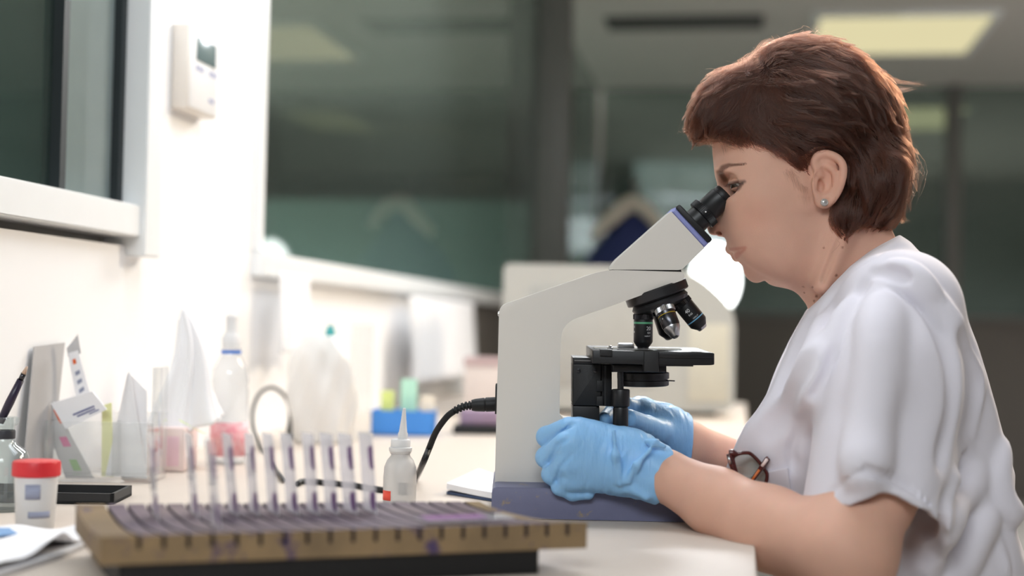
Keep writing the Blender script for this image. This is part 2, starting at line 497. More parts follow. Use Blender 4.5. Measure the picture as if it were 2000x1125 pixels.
M_chr = mat('brushed steel', (190, 190, 192), 0.28, metal=1.0, noise=0.05)
M_gun = mat('dark steel barrel', (74, 74, 78), 0.25, metal=0.9, noise=0.05)
M_lens = mat('front lens', (40, 44, 60), 0.05, spec=0.8)
M_green = mat('green ring', (96, 168, 128), 0.4)
M_yel = mat('yellow ring', (202, 172, 40), 0.4)
M_lblue = mat('light blue ring', (120, 180, 215), 0.4)
M_white = mat('white lettering', (225, 225, 225), 0.5)
M_clear = thin('clear glass slide', (240, 244, 245), milk=0.15)
M_rub = mat('black rubber', (16, 16, 17), 0.55, noise=0.1)

base0 = PZ(1190, 1005, TZ); base0 = Vector(P(1190, 1000, D0)); base0.z = TZ
mic = thing('microscope', 'cream and violet grey laboratory microscope the woman is looking into', 'microscope', base0, YAW)
def LP(pts, y):
    return [(L(a, b, y)[0], L(a, b, y)[2]) for a, b in pts]
def Lw(px, py, y=0.0):
    return W(*L(px, py, y))

# base: outline, bottom set on the table
yb0, yb1 = -0.073, 0.073
o = LP([(961, 951), (1440, 960), (1440, 1022), (959, 1011.5)], yb0)
o = round_poly(o, [0.006, 0.006, 0.002, 0.002], 4)
base = prism('base', o, yb0, yb1, M_mp, mic, 0.006, 3)
# foot plate under the base
c0, c1 = Lw(985, 1000, -0.06), Lw(1425, 1000, -0.06); c2, c3 = Lw(985, 1000, 0.06), Lw(1425, 1000, 0.06)
for c in (c0, c1, c2, c3):
    lathe('rubber_foot', [(0.010, 0.0004), (0.010, 0.006)], M_rub, mic, M=Matrix.Translation((c.x, c.y, TZ)), seg=20)

# arm: column, sloped neck, inner window
ya0, ya1 = -0.030, 0.030
arm = [(975, 598), (1165, 532), (1193, 527), (1331, 531), (1338, 536), (1336, 546), (1222, 588), (1113, 626), (1097, 646),
       (1094, 700), (1093, 812), (1101, 822), (1150, 824), (1164, 955), (966, 953)]
o = round_poly(LP(arm, ya0), [0.008, 0.02, 0.012, 0.003, 0.003, 0.003, 0.03, 0.008, 0.008, 0.02, 0.004, 0.004, 0.006, 0.001, 0.001], 6)
prism('arm', o, ya0, ya1, M_mw, mic, 0.0045, 4)

# head with lavender band and black cap
yh0, yh1 = -0.027, 0.027
hd = [(1192, 526.5), (1203, 509), (1311, 413), (1376, 484), (1331, 527.5)]
o = round_poly(LP(hd, yh0), [0.004, 0.012, 0.0005, 0.0005, 0.004], 5)
head = prism('head', o, yh0, yh1, M_mw, mic, 0.007, 4)
o = LP([(1196, 525), (1330, 526), (1331, 531), (1196, 529.5)], -0.0235)
prism('seam_ring', o, -0.0235, 0.0235, M_blk, head)
o = LP([(1310.5, 413.5), (1320, 404.5), (1385, 474.5), (1375.5, 484)], yh0)
prism('band', o, yh0 - 0.0003, yh1 + 0.0003, M_band, head, 0.006, 4)
o = round_poly(LP([(1319, 405.5), (1327, 398), (1392, 467), (1384.5, 476)], -0.029), 0.003, 3)
cap = prism('cap_plate', o, -0.029, 0.029, M_blk, head, 0.004, 3)
A = Lw(1354.5, 436, -0.012); B = Lw(1416, 378.5, -0.012); ax = (B - A).normalized()
MA = Matrix.Translation(A) @ frame_of(ax).to_4x4()
u = D0 / FPX
ep = lathe('eyepiece', [(25 * u, -2 * u), (25 * u, 19 * u), (24 * u, 19.5 * u), (24 * u, 36 * u), (24 * u, 38.5 * u), (24.3 * u, 39 * u), (24.3 * u, 71 * u), (23 * u, 72 * u),
                        (21.8 * u, 72.6 * u), (21.8 * u, 74 * u), (22.6 * u, 74.5 * u), (22.2 * u, 83 * u), (20.6 * u, 85 * u), (15 * u, 84 * u), (13 * u, 78 * u)], M_blk, mic, MA, seg=64)
bm = bmesh.new()
nk = 60; prof = [(28.5, 20), (30.2, 21), (30.2, 34.5), (28.5, 36)]
rings = []
for r, h in prof:
    ring = []
    for i in range(nk * 4):
        rr = r + (0.75 if (i % 4) in (0, 1) and 20.5 < h < 35.5 else -0.45 if 20.5 < h < 35.5 else 0)
        a_ = 2 * math.pi * i / (nk * 4)
        ring.append(bm.verts.new(MA @ Vector((rr * u * math.cos(a_), rr * u * math.sin(a_), h * u))))
    rings.append(ring)
for a_, b_ in zip(rings, rings[1:]):
    for i in range(nk * 4):
        j = (i + 1) % (nk * 4); bm.faces.new((a_[i], a_[j], b_[j], b_[i]))
bm.faces.new(rings[0][::-1]); bm.faces.new(rings[-1])
bm_obj('knurled_ring', bm, M_blk, ep)
lathe('lens', [(13.2 * u, 78 * u), (8 * u, 79.5 * u), (1 * u, 80 * u)], M_lens, ep, MA)
dt = Lw(1377.5, 413.0, -0.012) ; dd = (CAM - dt).normalized()
md = MA @ Vector((0, 0, 28 * u))
rd = (CAM - md); rd = (rd - ax * rd.dot(ax)).normalized()
lathe('index_dot', [(1.6 * u, 0), (1.6 * u, 1.5 * u)], M_white, ep, loc=md + rd * 30.6 * u, axis=rd, seg=16)

# revolving nosepiece with four objectives
th = R(19.5)
n_l = Vector((math.sin(th), 0, -math.cos(th))); e_l = Vector((math.cos(th), 0, math.sin(th))); y_l = Vector((0, 1, 0))
def dW(v): return FR @ Vector(v)
NC = Lw(1290.5, 594.5, 0.0)
nW, eW, yW = dW(n_l), dW(e_l), dW(y_l)
MN = Matrix.Translation(NC) @ frame_of(nW).to_4x4()
nose = lathe('nosepiece', [(0.020, -0.0200), (0.034, -0.0195), (0.0355, -0.018), (0.0355, -0.009), (0.034, -0.0078), (0.030, -0.007), (0.0325, -0.003), (0.031, 0.001), (0.022, 0.0045), (0.008, 0.006)], M_nose, mic, MN, seg=72)
lathe('turret_mount', [(0.03, -0.03), (0.03, -0.019)], M_blk, mic, MN)
al = R(20)
def objective(radial, kind):
    rad = dW(radial)
    d = (nW * math.cos(al) + rad * math.sin(al)).normalized()
    p = NC + rad * 0.0205 + d * 0.001
    M0 = Matrix.Translation(p) @ frame_of(d, yW if abs(d.dot(yW)) < 0.7 else eW).to_4x4()
    if kind == '4':
        body = [(0.0098, 0.012), (0.0100, 0.0125), (0.0100, 0.024), (0.0094, 0.0255), (0.0094, 0.0265)]
        ob = lathe('objective', [(0.0105, 0.0), (0.0105, 0.012)] + body, M_gun, mic, M0, seg=48)
        lathe('nose_cone', [(0.0092, 0.0262), (0.0092, 0.028), (0.0046, 0.0385), (0.0040, 0.039)], M_chr, ob, M0)
        lathe('front_lens', [(0.0034, 0.0386), (0.0030, 0.0394)], M_lens, ob, M0, seg=24)
        rc = M_yel
    else:
        ob = lathe('objective', [(0.0105, 0.0), (0.0105, 0.0095), (0.0106, 0.010), (0.0106, 0.0335), (0.0100, 0.035), (0.0062, 0.0400)], M_blk, mic, M0, seg=48)
        lathe('nose_cone', [(0.0066, 0.0385), (0.0056, 0.0418), (0.0048, 0.0428)], M_chr, ob, M0, seg=32)
        rc = M_green if kind == '20' else M_lblue
    kb = bmesh.new(); K = 44; rs = []
    for r, h in ((0.0106, 0.0030), (0.0113, 0.0034), (0.0113, 0.0086), (0.0106, 0.0090)):
        rs.append([kb.verts.new(M0 @ Vector(((r - (0.0005 if i % 2 else 0)) * math.cos(2 * math.pi * i / (2 * K)), (r - (0.0005 if i % 2 else 0)) * math.sin(2 * math.pi * i / (2 * K)), h))) for i in range(2 * K)])
    for a_, b_ in zip(rs, rs[1:]):
        for i in range(2 * K):
            j = (i + 1) % (2 * K); kb.faces.new((a_[i], a_[j], b_[j], b_[i]))
    bm_obj('knurl', kb, M_gun if kind != '4' else M_chr, ob)
    if kind != '100':
        h0 = 0.0115 if kind == '20' else 0.0105 if kind == '4' else 0.028
        r0 = 0.01015 if kind == '4' else 0.01072
        lathe('colour_ring', [(r0 - 0.001, h0), (r0, h0), (r0, h0 + (0.0022 if kind != '40' else 0.0012)), (r0 - 0.001, h0 + (0.0022 if kind != '40' else 0.0012))], rc, ob, M0, seg=48, cap0=False, cap1=False)
    return ob, M0, d, p
def wrap_text(ob, M0, d, p, body, size, h, shift, rad=0.0108):
    """lettering wrapped on the barrel, read with the barrel pointing down; shift = angle from the camera side"""
    t = text('lettering', body, size, Matrix.Identity(4), M_white, None)
    out = (CAM - (p + d * h)); out = (out - d * out.dot(d)).normalized()
    right = d.cross(out).normalized()          # viewer's right when the barrel points down
    if right.dot(dW((1, 0, 0))) < 0: right = -right
    for v in t.data.vertices:
        a_ = v.co.x / rad + shift
        q = p + d * (h - v.co.y) + (out * math.cos(a_) + right * math.sin(a_)) * (rad + v.co.z)
        v.co = q
    t.parent = ob; t.matrix_parent_inverse = parent_world(ob).inverted()
ob, M0, d, p = objective(-e_l, '20')
wrap_text(ob, M0, d, p, '20', 0.0058, 0.0188, R(34))
wrap_text(ob, M0, d, p, '0.4', 0.0030, 0.0236, R(36))
wrap_text(ob, M0, d, p, '160/0.17', 0.0021, 0.0272, R(26))
wrap_text(ob, M0, d, p, 'E', 0.0034, 0.0172, R(-62))
wrap_text(ob, M0, d, p, '0', 0.0034, 0.0228, R(-64))
ob, M0, d, p = objective(-y_l, '4')
wrap_text(ob, M0, d, p, '\u2022', 0.005, 0.0168, R(-36), 0.0101)
ob, M0, d, p = objective(e_l, '40')
def side_text(body, size, h, sx):
    """lettering reading across the barrel"""
    wrap_text(ob, M0, d, p, body, size, h, sx)
side_text('40', 0.0058, 0.0160, R(-8))
side_text('0.65', 0.0030, 0.0208, R(-4))
side_text('160/0.17', 0.0022, 0.0262, R(10))
objective(y_l, '100')

# stage, slide holder, condenser, focus block
ys0, ys1 = -0.062, 0.066
o = round_poly(LP([(1157, 684), (1386, 688.5), (1395.5, 690), (1395.5, 712.5), (1386, 713.5), (1354, 713.5), (1157, 710)], ys0), 0.001, 2)
stage = prism('stage', o, ys0, ys1, M_blk, mic, 0.002, 2)
o = LP([(1286, 686.5), (1392, 689), (1392, 701), (1286, 699)], ys0 - 0.0012)
prism('stage_rim', o, ys0 - 0.0012, ys0 + 0.01, M_blk, stage, 0.0006)
o = LP([(1172, 682.5), (1196, 683), (1196, 696), (1172, 695)], ys0 - 0.003)
prism('clip_block', o, ys0 - 0.003, ys0 + 0.014, M_blk2, stage, 0.001)
o = LP([(1258, 686), (1287, 686.5), (1287, 727), (1258, 726)], ys0 - 0.004)
prism('slide_carriage', o, ys0 - 0.004, ys0 + 0.02, M_blk2, stage, 0.0012)
o = LP([(1354, 713), (1286, 712), (1286, 715), (1354, 716)], ys0 + 0.002)
prism('drive_rail', o, ys0 + 0.002, ys0 + 0.02, M_blk, stage)
o = LP([(1160, 678.6), (1330, 681.5), (1330, 683.2), (1160, 680.2)], -0.02)
prism('specimen_slide', o, -0.030, -0.004, M_clear, stage)
o = round_poly(LP([(1205, 669), (1235, 669.5), (1237, 680), (1205, 679.5)], -0.02), 0.0012, 3)
prism('slide_clip', o, -0.036, -0.022, M_chr, stage, 0.0008)
q = Lw(1191.5, 681, -0.035)
lathe('screw', [(0.0030, -0.002), (0.0030, 0.0010), (0.0018, 0.0016), (0.0018, 0.003), (0.001, 0.0034)], M_chr, stage, loc=q, axis=dW((0, 0, 1)), seg=24)
o = LP([(1196, 712), (1302, 714), (1302, 728), (1196, 727)], -0.045)
prism('substage_block', o, -0.045, 0.045, M_blk2, mic, 0.002)
q = Lw(1256, 753, 0)
con = lathe('condenser', [(0.0275, 0.0), (0.0285, 0.0008), (0.0285, 0.0060), (0.0272, 0.0066), (0.0272, 0.0078), (0.0288, 0.0082), (0.0288, 0.0145), (0.024, 0.016)], M_blk, mic, loc=q, axis=dW((0, 0, 1)), seg=64)
tube('iris_lever', [Lw(1296, 743, -0.012), Lw(1318, 744, -0.014)], 0.0007, M_gun, con, seg=8, smoothpath=False)
yf0, yf1 = -0.026, 0.026
o = round_poly(LP([(1119, 711), (1174, 712), (1174, 793), (1119, 792)], yf0), 0.0012, 2)
fb = prism('focus_block', o, yf0, yf1, M_blk2, mic, 0.0015)
o = LP([(1119, 698), (1158, 699), (1158, 711.5), (1119, 711)], yf0)
prism('rack_strip', o, yf0, yf1, M_blk, fb, 0.0008)
o = LP([(1122, 703.3), (1157, 704), (1157, 705.6), (1122, 705)], yf0 - 0.0006)
prism('steel_rod', o, yf0 - 0.0006, yf0 + 0.003, M_chr, fb)
o = LP([(1119, 793), (1171, 794), (1171, 850), (1119, 850)], yf0 + 0.002)
prism('lower_block', o, yf0 + 0.002, yf1, M_blk, fb, 0.001)
o = LP([(1174, 712), (1195, 713), (1195, 794), (1174, 793)], yf0 + 0.004)
prism('guide_rail', o, yf0 + 0.004, 0.012, M_blk, fb, 0.0008)
o = LP([(1180, 714), (1184, 714), (1184, 792), (1180, 792)], yf0 + 0.001)
prism('guide_edge', o, yf0 + 0.001, yf0 + 0.006, M_blk2, fb)
o = LP([(1165, 774), (1178, 774), (1178, 793), (1165, 793)], yf0 - 0.004)
prism('lock_lever', o, yf0 - 0.004, yf0 + 0.004, M_blk2, fb, 0.001)
o = LP([(1165, 743), (1178, 743), (1178, 765), (1165, 765)], yf0 - 0.0015)
prism('lock_recess', o, yf0 - 0.0015, yf0 + 0.004, M_rub, fb, 0.0005)
for xx in (1130, 1162):
    lathe('bolt', [(0.0022, 0), (0.0022, 0.0012), (0.0012, 0.0014)], M_gun, fb, loc=Lw(xx, 724, yf0), axis=dW((0, -1, 0)), seg=20)
# stage drive knobs hanging under the stage
ky = -0.036
q = Lw(1212, 832, ky); zz = dW((0, 0, 1))
kb = bmesh.new(); rs = []
for r, h in ((14.6, 0), (14.8, 1), (14.6, 32), (13.4, 36), (16.8, 38), (17.6, 40), (17.6, 68), (16.5, 70), (6, 70.5), (6, 112)):
    K = 32
    Mk = Matrix.Translation(q) @ frame_of(zz).to_4x4()
    rs.append([kb.verts.new(Mk @ Vector(((r - (0.5 if (i % 2 and 39 < h < 69) else 0)) * u * math.cos(2 * math.pi * i / 64), (r - (0.5 if (i % 2 and 39 < h < 69) else 0)) * u * math.sin(2 * math.pi * i / 64), h * u))) for i in range(64)])
for a_, b_ in zip(rs, rs[1:]):
    for i in range(64):
        j = (i + 1) % 64; kb.faces.new((a_[i], a_[j], b_[j], b_[i]))
kb.faces.new(rs[0][::-1]); kb.faces.new(rs[-1])
bm_obj('stage_knob', kb, M_blk, mic, angle=R(40))
# focus knobs on both sides of the column, lamp house on the base
for sgn in (-1, 1):
    q = Lw(1126, 889, 0.030 * sgn)
    k = lathe('focus_knob', [(0.010, -0.002), (0.010, 0.003), (0.019, 0.004), (0.020, 0.006), (0.020, 0.016), (0.019, 0.0175), (0.010, 0.018), (0.0095, 0.028), (0.0085, 0.029)], M_blk, mic, loc=q, axis=dW((0, sgn, 0)), seg=48)
q = Lw(1256, 962, 0.0); q2 = Lw(1256, 905, 0.0)
lh = lathe('illuminator', [(0.031, -0.004), (0.031, 0.004), (0.026, 0.010), (0.022, 0.026), (0.020, 0.028)], M_blk, mic, loc=Lw(1256, 955, 0.0), axis=zz, seg=48)
lathe('field_lens', [(0.019, 0.0282), (0.010, 0.030), (0.002, 0.0308)], M_lens, lh, loc=Lw(1256, 955, 0.0), axis=zz, seg=32)
# socket and screws on the back of the column
o = LP([(967.5, 754), (972, 754), (971, 809), (966.5, 809)], -0.022)
sock = prism('power_socket', o, -0.022, 0.022, M_blk, mic, 0.0006)
lathe('screw', [(0.0026, 0), (0.0026, 0.0014), (0.001, 0.002)], M_chr, mic, loc=Lw(975.5, 613, -0.012), axis=dW((-1, 0, 0)), seg=16)

# power cord with moulded plug
cd_pts = [Lw(975, 790, 0), Lw(960, 790, 0), Lw(926, 790, 0)]
cord = thing('power_cord', 'black power cord plugged into the back of the microscope column', 'cable', PZ(826, 944, TZ))
axl = (Lw(926, 791, 0) - Lw(968, 789, 0)).normalized()
pl = lathe('plug', [(0.0050, -0.003), (0.0078, -0.001), (0.0080, 0.001), (0.0080, 0.010), (0.0074, 0.0105), (0.0074, 0.0115), (0.0078, 0.012), (0.0070, 0.022), (0.0060, 0.0262)], M_rub, cord, loc=Lw(967, 789.5, 0), axis=axl, seg=32)
lathe('plug_tip', [(0.003, -0.006), (0.003, -0.002)], M_chr, cord, loc=Lw(967, 789.5, 0), axis=axl, seg=16)
rel = spline([Lw(926, 791, 0), Lw(906, 794, 0.0), Lw(886, 803, 0)], 24)
rr = [0.0052 if (i % 8) < 5 else 0.0036 for i in range(len(rel))]
rr = [r * (1 - 0.18 * i / len(rel)) for i, r in enumerate(rr)]
V, F = tube_np(rel, rr, 16)
mesh_np('strain_relief', V, F, M_rub, cord, smooth=False)
def TP(px, py, dz=0.0036): return PZ(px, py, TZ + dz)
e1 = TP(812, 940); 
cp = [Lw(888, 802, 0), Lw(872, 815, 0.002), Lw(852, 843, 0.008), Lw(838, 876, 0.016), Lw(826, 905, 0.022), TP(812, 934), TP(800, 950), TP(760, 958), TP(690, 948), TP(600, 940), TP(580, 945)]
tube('cable', cp, 0.0036, M_rub, cord, seg=14)
# ---------------------------------------------------------------- small signed-distance sculpting kit (numpy)
class Vol:
    def __init__(s, lo, hi, h):
        s.lo = np.array(lo, float); s.h = h
        s.n = np.ceil((np.array(hi) - s.lo) / h).astype(int) + 1
        s.ax = [(s.lo[i] + h * np.arange(s.n[i])).astype(np.float32) for i in range(3)]
        s.D = np.full(s.n, 0.5, np.float32)
    def block(s, lo, hi):
        a = np.clip(np.floor((np.array(lo) - s.lo) / s.h).astype(int), 0, s.n)
        b = np.clip(np.ceil((np.array(hi) - s.lo) / s.h).astype(int) + 1, 0, s.n)
        sl = tuple(slice(x, y) for x, y in zip(a, b))
        X, Y, Z = np.meshgrid(*[s.ax[i][sl[i]] for i in range(3)], indexing='ij', sparse=True)
        return sl, X, Y, Z
    def op(s, prim, k=0.006, mode='add'):
        fn, lo, hi = prim
        m = k + 2.5 * s.h
        sl, X, Y, Z = s.block(np.array(lo) - m, np.array(hi) + m)
        if any(q.start >= q.stop for q in sl): return
        d = fn(X, Y, Z).astype(np.float32)
        A = s.D[sl]
        if mode == 'add':
            s.D[sl] = smin(A, d, k)
        else:
            s.D[sl] = -smin(-A, d, k)
    def add(s, prim, k=0.006): s.op(prim, k, 'add')
    def cut(s, prim, k=0.003): s.op(prim, k, 'cut')
    def keep(s, fn, k=0.003):
        sl, X, Y, Z = s.block(s.lo, s.lo + s.n * s.h)
        d = np.broadcast_to(fn(X, Y, Z).astype(np.float32), s.D.shape)
        s.D = -smin(-s.D, -d, k)
    def sample(s, p):
        q = (p - s.lo) / s.h
        i = np.clip(np.floor(q).astype(int), 0, s.n - 2); f = np.clip(q - i, 0, 1)
        D = s.D; out = 0
        for dx in (0, 1):
            for dy in (0, 1):
                for dz in (0, 1):
                    w = (f[:, 0] if dx else 1 - f[:, 0]) * (f[:, 1] if dy else 1 - f[:, 1]) * (f[:, 2] if dz else 1 - f[:, 2])
                    out = out + w * D[i[:, 0] + dx, i[:, 1] + dy, i[:, 2] + dz]
        return out
    def grad(s, p):
        e = s.h
        g = np.stack([s.sample(p + np.eye(3)[k] * e) - s.sample(p - np.eye(3)[k] * e) for k in range(3)], 1)
        return g / (np.linalg.norm(g, axis=1)[:, None] + 1e-9)
    def mesh(s, smooth=2, lam=0.5):
        return surface_nets(s.D, s.lo, s.h, smooth, lam)
def smin(a, b, k):
    if k <= 1e-6: return np.minimum(a, b)
    h = np.clip(0.5 + 0.5 * (b - a) / k, 0, 1)
    return b * (1 - h) + a * h - k * h * (1 - h)
def surface_nets(D, lo, h, smooth=2, lam=0.5):
    n = np.array(D.shape)
    ins = D < 0
    c = n - 1
    cnt = np.zeros(c, np.int8)
    for dx in (0, 1):
        for dy in (0, 1):
            for dz in (0, 1):
                cnt += ins[dx:dx + c[0], dy:dy + c[1], dz:dz + c[2]]
    act = np.argwhere((cnt > 0) & (cnt < 8))
    idx = np.full(c, -1, np.int32)
    idx[act[:, 0], act[:, 1], act[:, 2]] = np.arange(len(act))
    cor = [(i, j, k) for i in (0, 1) for j in (0, 1) for k in (0, 1)]
    vals = {q: D[act[:, 0] + q[0], act[:, 1] + q[1], act[:, 2] + q[2]] for q in cor}
    acc = np.zeros((len(act), 3)); w = np.zeros(len(act))
    for a in cor:
        for d in range(3):
            if a[d] == 0:
                b = list(a); b[d] = 1; b = tuple(b)
                va, vb = vals[a], vals[b]
                x = (va < 0) != (vb < 0)
                t = np.where(x, va / np.where(x, va - vb, 1), 0)
                pt = np.repeat(np.array(a, float)[None], len(act), 0); pt[:, d] += t
                acc += pt * x[:, None]; w += x
    V = (act + acc / w[:, None]) * h + lo
    F = []
    for d in range(3):
        e, f = (d + 1) % 3, (d + 2) % 3
        sl0 = [slice(None)] * 3; sl1 = [slice(None)] * 3
        sl0[d] = slice(0, n[d] - 1); sl1[d] = slice(1, n[d])
        a, b = ins[tuple(sl0)], ins[tuple(sl1)]
        ed = np.argwhere(a != b)
        ok = (ed[:, e] > 0) & (ed[:, f] > 0) & (ed[:, e] < c[e]) & (ed[:, f] < c[f])
        ed = ed[ok]
        fl = a[ed[:, 0], ed[:, 1], ed[:, 2]]
        q = []
        for oe, of in ((0, 0), (1, 0), (1, 1), (0, 1)):
            p = ed.copy(); p[:, e] -= oe; p[:, f] -= of
            q.append(idx[p[:, 0], p[:, 1], p[:, 2]])
        q = np.stack(q, 1)
        q = np.where(fl[:, None], q[:, ::-1], q)      # orient outwards
        F.append(q)
    F = np.concatenate(F)
    F = F[(F >= 0).all(1)][:, ::-1]
    for _ in range(smooth):
        s_ = np.zeros_like(V); m = np.zeros(len(V))
        for i in range(4):
            for j in (1, 3):
                np.add.at(s_, F[:, i], V[F[:, (i + j) % 4]]); np.add.at(m, F[:, i], 1)
        V = V * (1 - lam) + lam * s_ / np.maximum(m, 1)[:, None]
    return V, F
# primitives: (function, low corner, high corner)
def rc(a, b, r1, r2, ys=1.0):
    """round cone from a to b; ys > 1 flattens it in y"""
    a = np.array(a, np.float32); b = np.array(b, np.float32)
    S_ = np.array([1, ys, 1], np.float32)
    A, Bv = a * S_, b * S_
    ab = Bv - A; L2 = float(ab @ ab) + 1e-12
    def fn(X, Y, Z):
        px, py, pz = X - A[0], Y * ys - A[1], Z - A[2]
        t = np.clip((px * ab[0] + py * ab[1] + pz * ab[2]) / L2, 0, 1)
        d = np.sqrt((px - t * ab[0]) ** 2 + (py - t * ab[1]) ** 2 + (pz - t * ab[2]) ** 2) - (r1 + (r2 - r1) * t)
        return d if ys <= 1 else d / (1 + (ys - 1) * 0.4)
    m = max(r1, r2)
    return fn, np.minimum(a, b) - m, np.maximum(a, b) + m
def ell(c, r, ang=0.0, yaw=0.0):
    """ellipsoid; ang = rotation in the picture plane (counter-clockwise), yaw about z"""
    c = np.array(c, np.float32); r = np.array(r, np.float32)
    ca, sa = math.cos(ang), math.sin(ang); cy_, sy_ = math.cos(yaw), math.sin(yaw)
    def fn(X, Y, Z):
        x, y, z = X - c[0], Y - c[1], Z - c[2]
        x, z = ca * x + sa * z, -sa * x + ca * z
        x, y = cy_ * x + sy_ * y, -sy_ * x + cy_ * y
        k0 = np.sqrt((x / r[0]) ** 2 + (y / r[1]) ** 2 + (z / r[2]) ** 2)
        k1 = np.sqrt((x / r[0] ** 2) ** 2 + (y / r[1] ** 2) ** 2 + (z / r[2] ** 2) ** 2) + 1e-9
        return k0 * (k0 - 1) / k1
    m = float(r.max())
    return fn, c - m, c + m
def poly_sdf(pts):
    """2-D signed distance (x,z) to a closed polygon"""
    p = np.array(pts, np.float32)
    def fn(X, Z):
        sh = np.broadcast_shapes(X.shape, Z.shape)
        d = np.full(sh, 1e9, np.float32); s = np.ones(sh, np.float32)
        for i in range(len(p)):
            a, b = p[i], p[i - 1]
            ex, ez = b - a
            wx, wz = X - a[0], Z - a[1]
            t = np.clip((wx * ex + wz * ez) / (ex * ex + ez * ez + 1e-12), 0, 1)
            d = np.minimum(d, (wx - ex * t) ** 2 + (wz - ez * t) ** 2)
            c1 = Z >= a[1]; c2 = Z < b[1]; c3 = ex * wz > ez * wx
            flip = (c1 & c2 & c3) | (~c1 & ~c2 & ~c3)
            s = np.where(flip, -s, s)
        return s * np.sqrt(d)
    return fn
def outline_field(poly, ymid, pad=0.05, res=0.0008):
    """field of a traced side outline that keeps its place in the picture for every depth"""
    p = np.asarray(poly, float)
    lo = p.min(0) - pad; hi = p.max(0) + pad
    xs = np.arange(lo[0], hi[0], res).astype(np.float32); zs = np.arange(lo[1], hi[1], res).astype(np.float32)
    G = poly_sdf(p)(xs[:, None], zs[None, :])
    def fn(X, Y, Z):
        k = ((D0 + ymid) / (D0 + Y)).astype(np.float32)
        u = np.clip((X * k - lo[0]) / res, 0, len(xs) - 1.001); v = np.clip((Z * k - lo[1]) / res, 0, len(zs) - 1.001)
        i = u.astype(np.int32); j = v.astype(np.int32); fu = u - i; fv = v - j
        return (G[i, j] * (1 - fu) * (1 - fv) + G[i + 1, j] * fu * (1 - fv) + G[i, j + 1] * (1 - fu) * fv + G[i + 1, j + 1] * fu * fv).astype(np.float32)
    return fn
def dens(pts, n=6, closed=True):
    """smooth closed outline"""
    p = np.asarray(pts, float)
    q = np.vstack([p[-1], p, p[0], p[1]])
    out = []
    for i in range(1, len(q) - 2):
        for t in np.arange(n) / n:
            a, b, c, d = q[i - 1], q[i], q[i + 1], q[i + 2]
            out.append(0.5 * ((2 * b) + (c - a) * t + (2 * a - 5 * b + 4 * c - d) * t * t + (3 * b - a - 3 * c + d) * t ** 3))
    return np.array(out)
def chain(vol, pts, radii, k, mode='add', ys=1.0):
    for i in range(len(pts) - 1):
        r1 = radii if np.isscalar(radii) else radii[i]; r2 = radii if np.isscalar(radii) else radii[i + 1]
        vol.op(rc(pts[i], pts[i + 1], r1, r2, ys), k, mode)
def px_of(V):
    """picture position of local points"""
    s = (D0 + V[:, 1]) / FPX
    return V[:, 0] / s + CX, -V[:, 2] / s + CY
def set_attr(o, name, rgb):
    a = o.data.attributes.new(name, 'FLOAT_COLOR', 'POINT')
    a.data.foreach_set('color', np.concatenate([rgb, np.ones((len(rgb), 1))], 1).astype(np.float32).ravel())
def seg_dist(px, py, pts):
    d = np.full(px.shape, 1e9)
    for (ax_, ay_), (bx_, by_) in zip(pts, pts[1:]):
        ex, ey = bx_ - ax_, by_ - ay_
        t = np.clip(((px - ax_) * ex + (py - ay_) * ey) / (ex * ex + ey * ey + 1e-9), 0, 1)
        d = np.minimum(d, np.hypot(px - ax_ - t * ex, py - ay_ - t * ey))
    return d
# ---------------------------------------------------------------- the woman: body (head, neck, torso, arms in one surface)
YM = 0.020                                  # middle plane of the head behind D0
def H(px, py, dy=0.0):                      # head point, dy away from the middle plane (negative = camera side)
    return L(px, py, YM + dy)
def sym(f, px, py, dy, *a, **k):
    """primitive on both sides of the middle plane; built at the near side and mirrored"""
    out = []
    p = np.array(H(px, py, -dy))
    q = p.copy(); q[1] = YM + dy
    return p, q
def both(v, prim, k, mode='add'):
    """prim(c_side) for near and far: prim takes a function mapping (px,py,dy)->point"""
    def near(px, py, dy): return np.array(H(px, py, -dy))
    def far(px, py, dy):
        p = near(px, py, dy); p[1] = 2 * YM - p[1]; return p
    for s, f in ((1, near), (-1, far)):
        v.op(prim(f, s), k, mode)

BH = 0.0015
body = Vol(W and (L(1270, 0, -0.10)[0], -0.335, L(0, 1215, -0.1)[2]), (L(2010, 0, 0.0)[0], 0.27, L(0, 92, 0.1)[2]), BH)

face_prof = [(1391, 262), (1391, 280), (1391.5, 298), (1393, 315), (1394.5, 330), (1396, 342), (1399, 353), (1402, 363), (1404.5, 372),
             (1403, 384), (1399, 398), (1395, 412), (1390, 427), (1385.5, 440), (1384.5, 448), (1387, 455), (1393, 458), (1402, 458.5), (1411, 459.5),
             (1416, 464), (1418.5, 471), (1420, 478), (1421, 484), (1424, 489.5), (1429, 492), (1433.5, 492), (1432.5, 497), (1434, 503), (1438, 509), (1445, 514),
             (1450.5, 519), (1452, 526), (1453, 533), (1457, 541), (1463, 547.5), (1471, 551.8), (1480, 552.6), (1488, 550.5), (1494, 547.5), (1497, 551), (1503, 555.5),
             (1512, 559), (1525, 561.5), (1538, 564), (1550, 568.5), (1560, 576), (1569, 587), (1577, 598), (1583, 612), (1600, 640),
             (1660, 720), (1800, 720), (1795, 600), (1775, 520), (1752, 470), (1738, 440), (1735, 400), (1745, 350), (1750, 300), (1742, 230),
             (1712, 165), (1660, 122), (1600, 106), (1540, 108), (1480, 128), (1425, 178), (1398, 230)]
fp = np.array([(H(a, b)[0], H(a, b)[2]) for a, b in face_prof])
PF = poly_sdf(fp)
hlo = np.array([fp[:, 0].min() - .01, YM - 0.10, fp[:, 1].min()]); hhi = np.array([fp[:, 0].max() + .01, YM + 0.10, fp[:, 1].max() + .01])
T_ = R(-14)
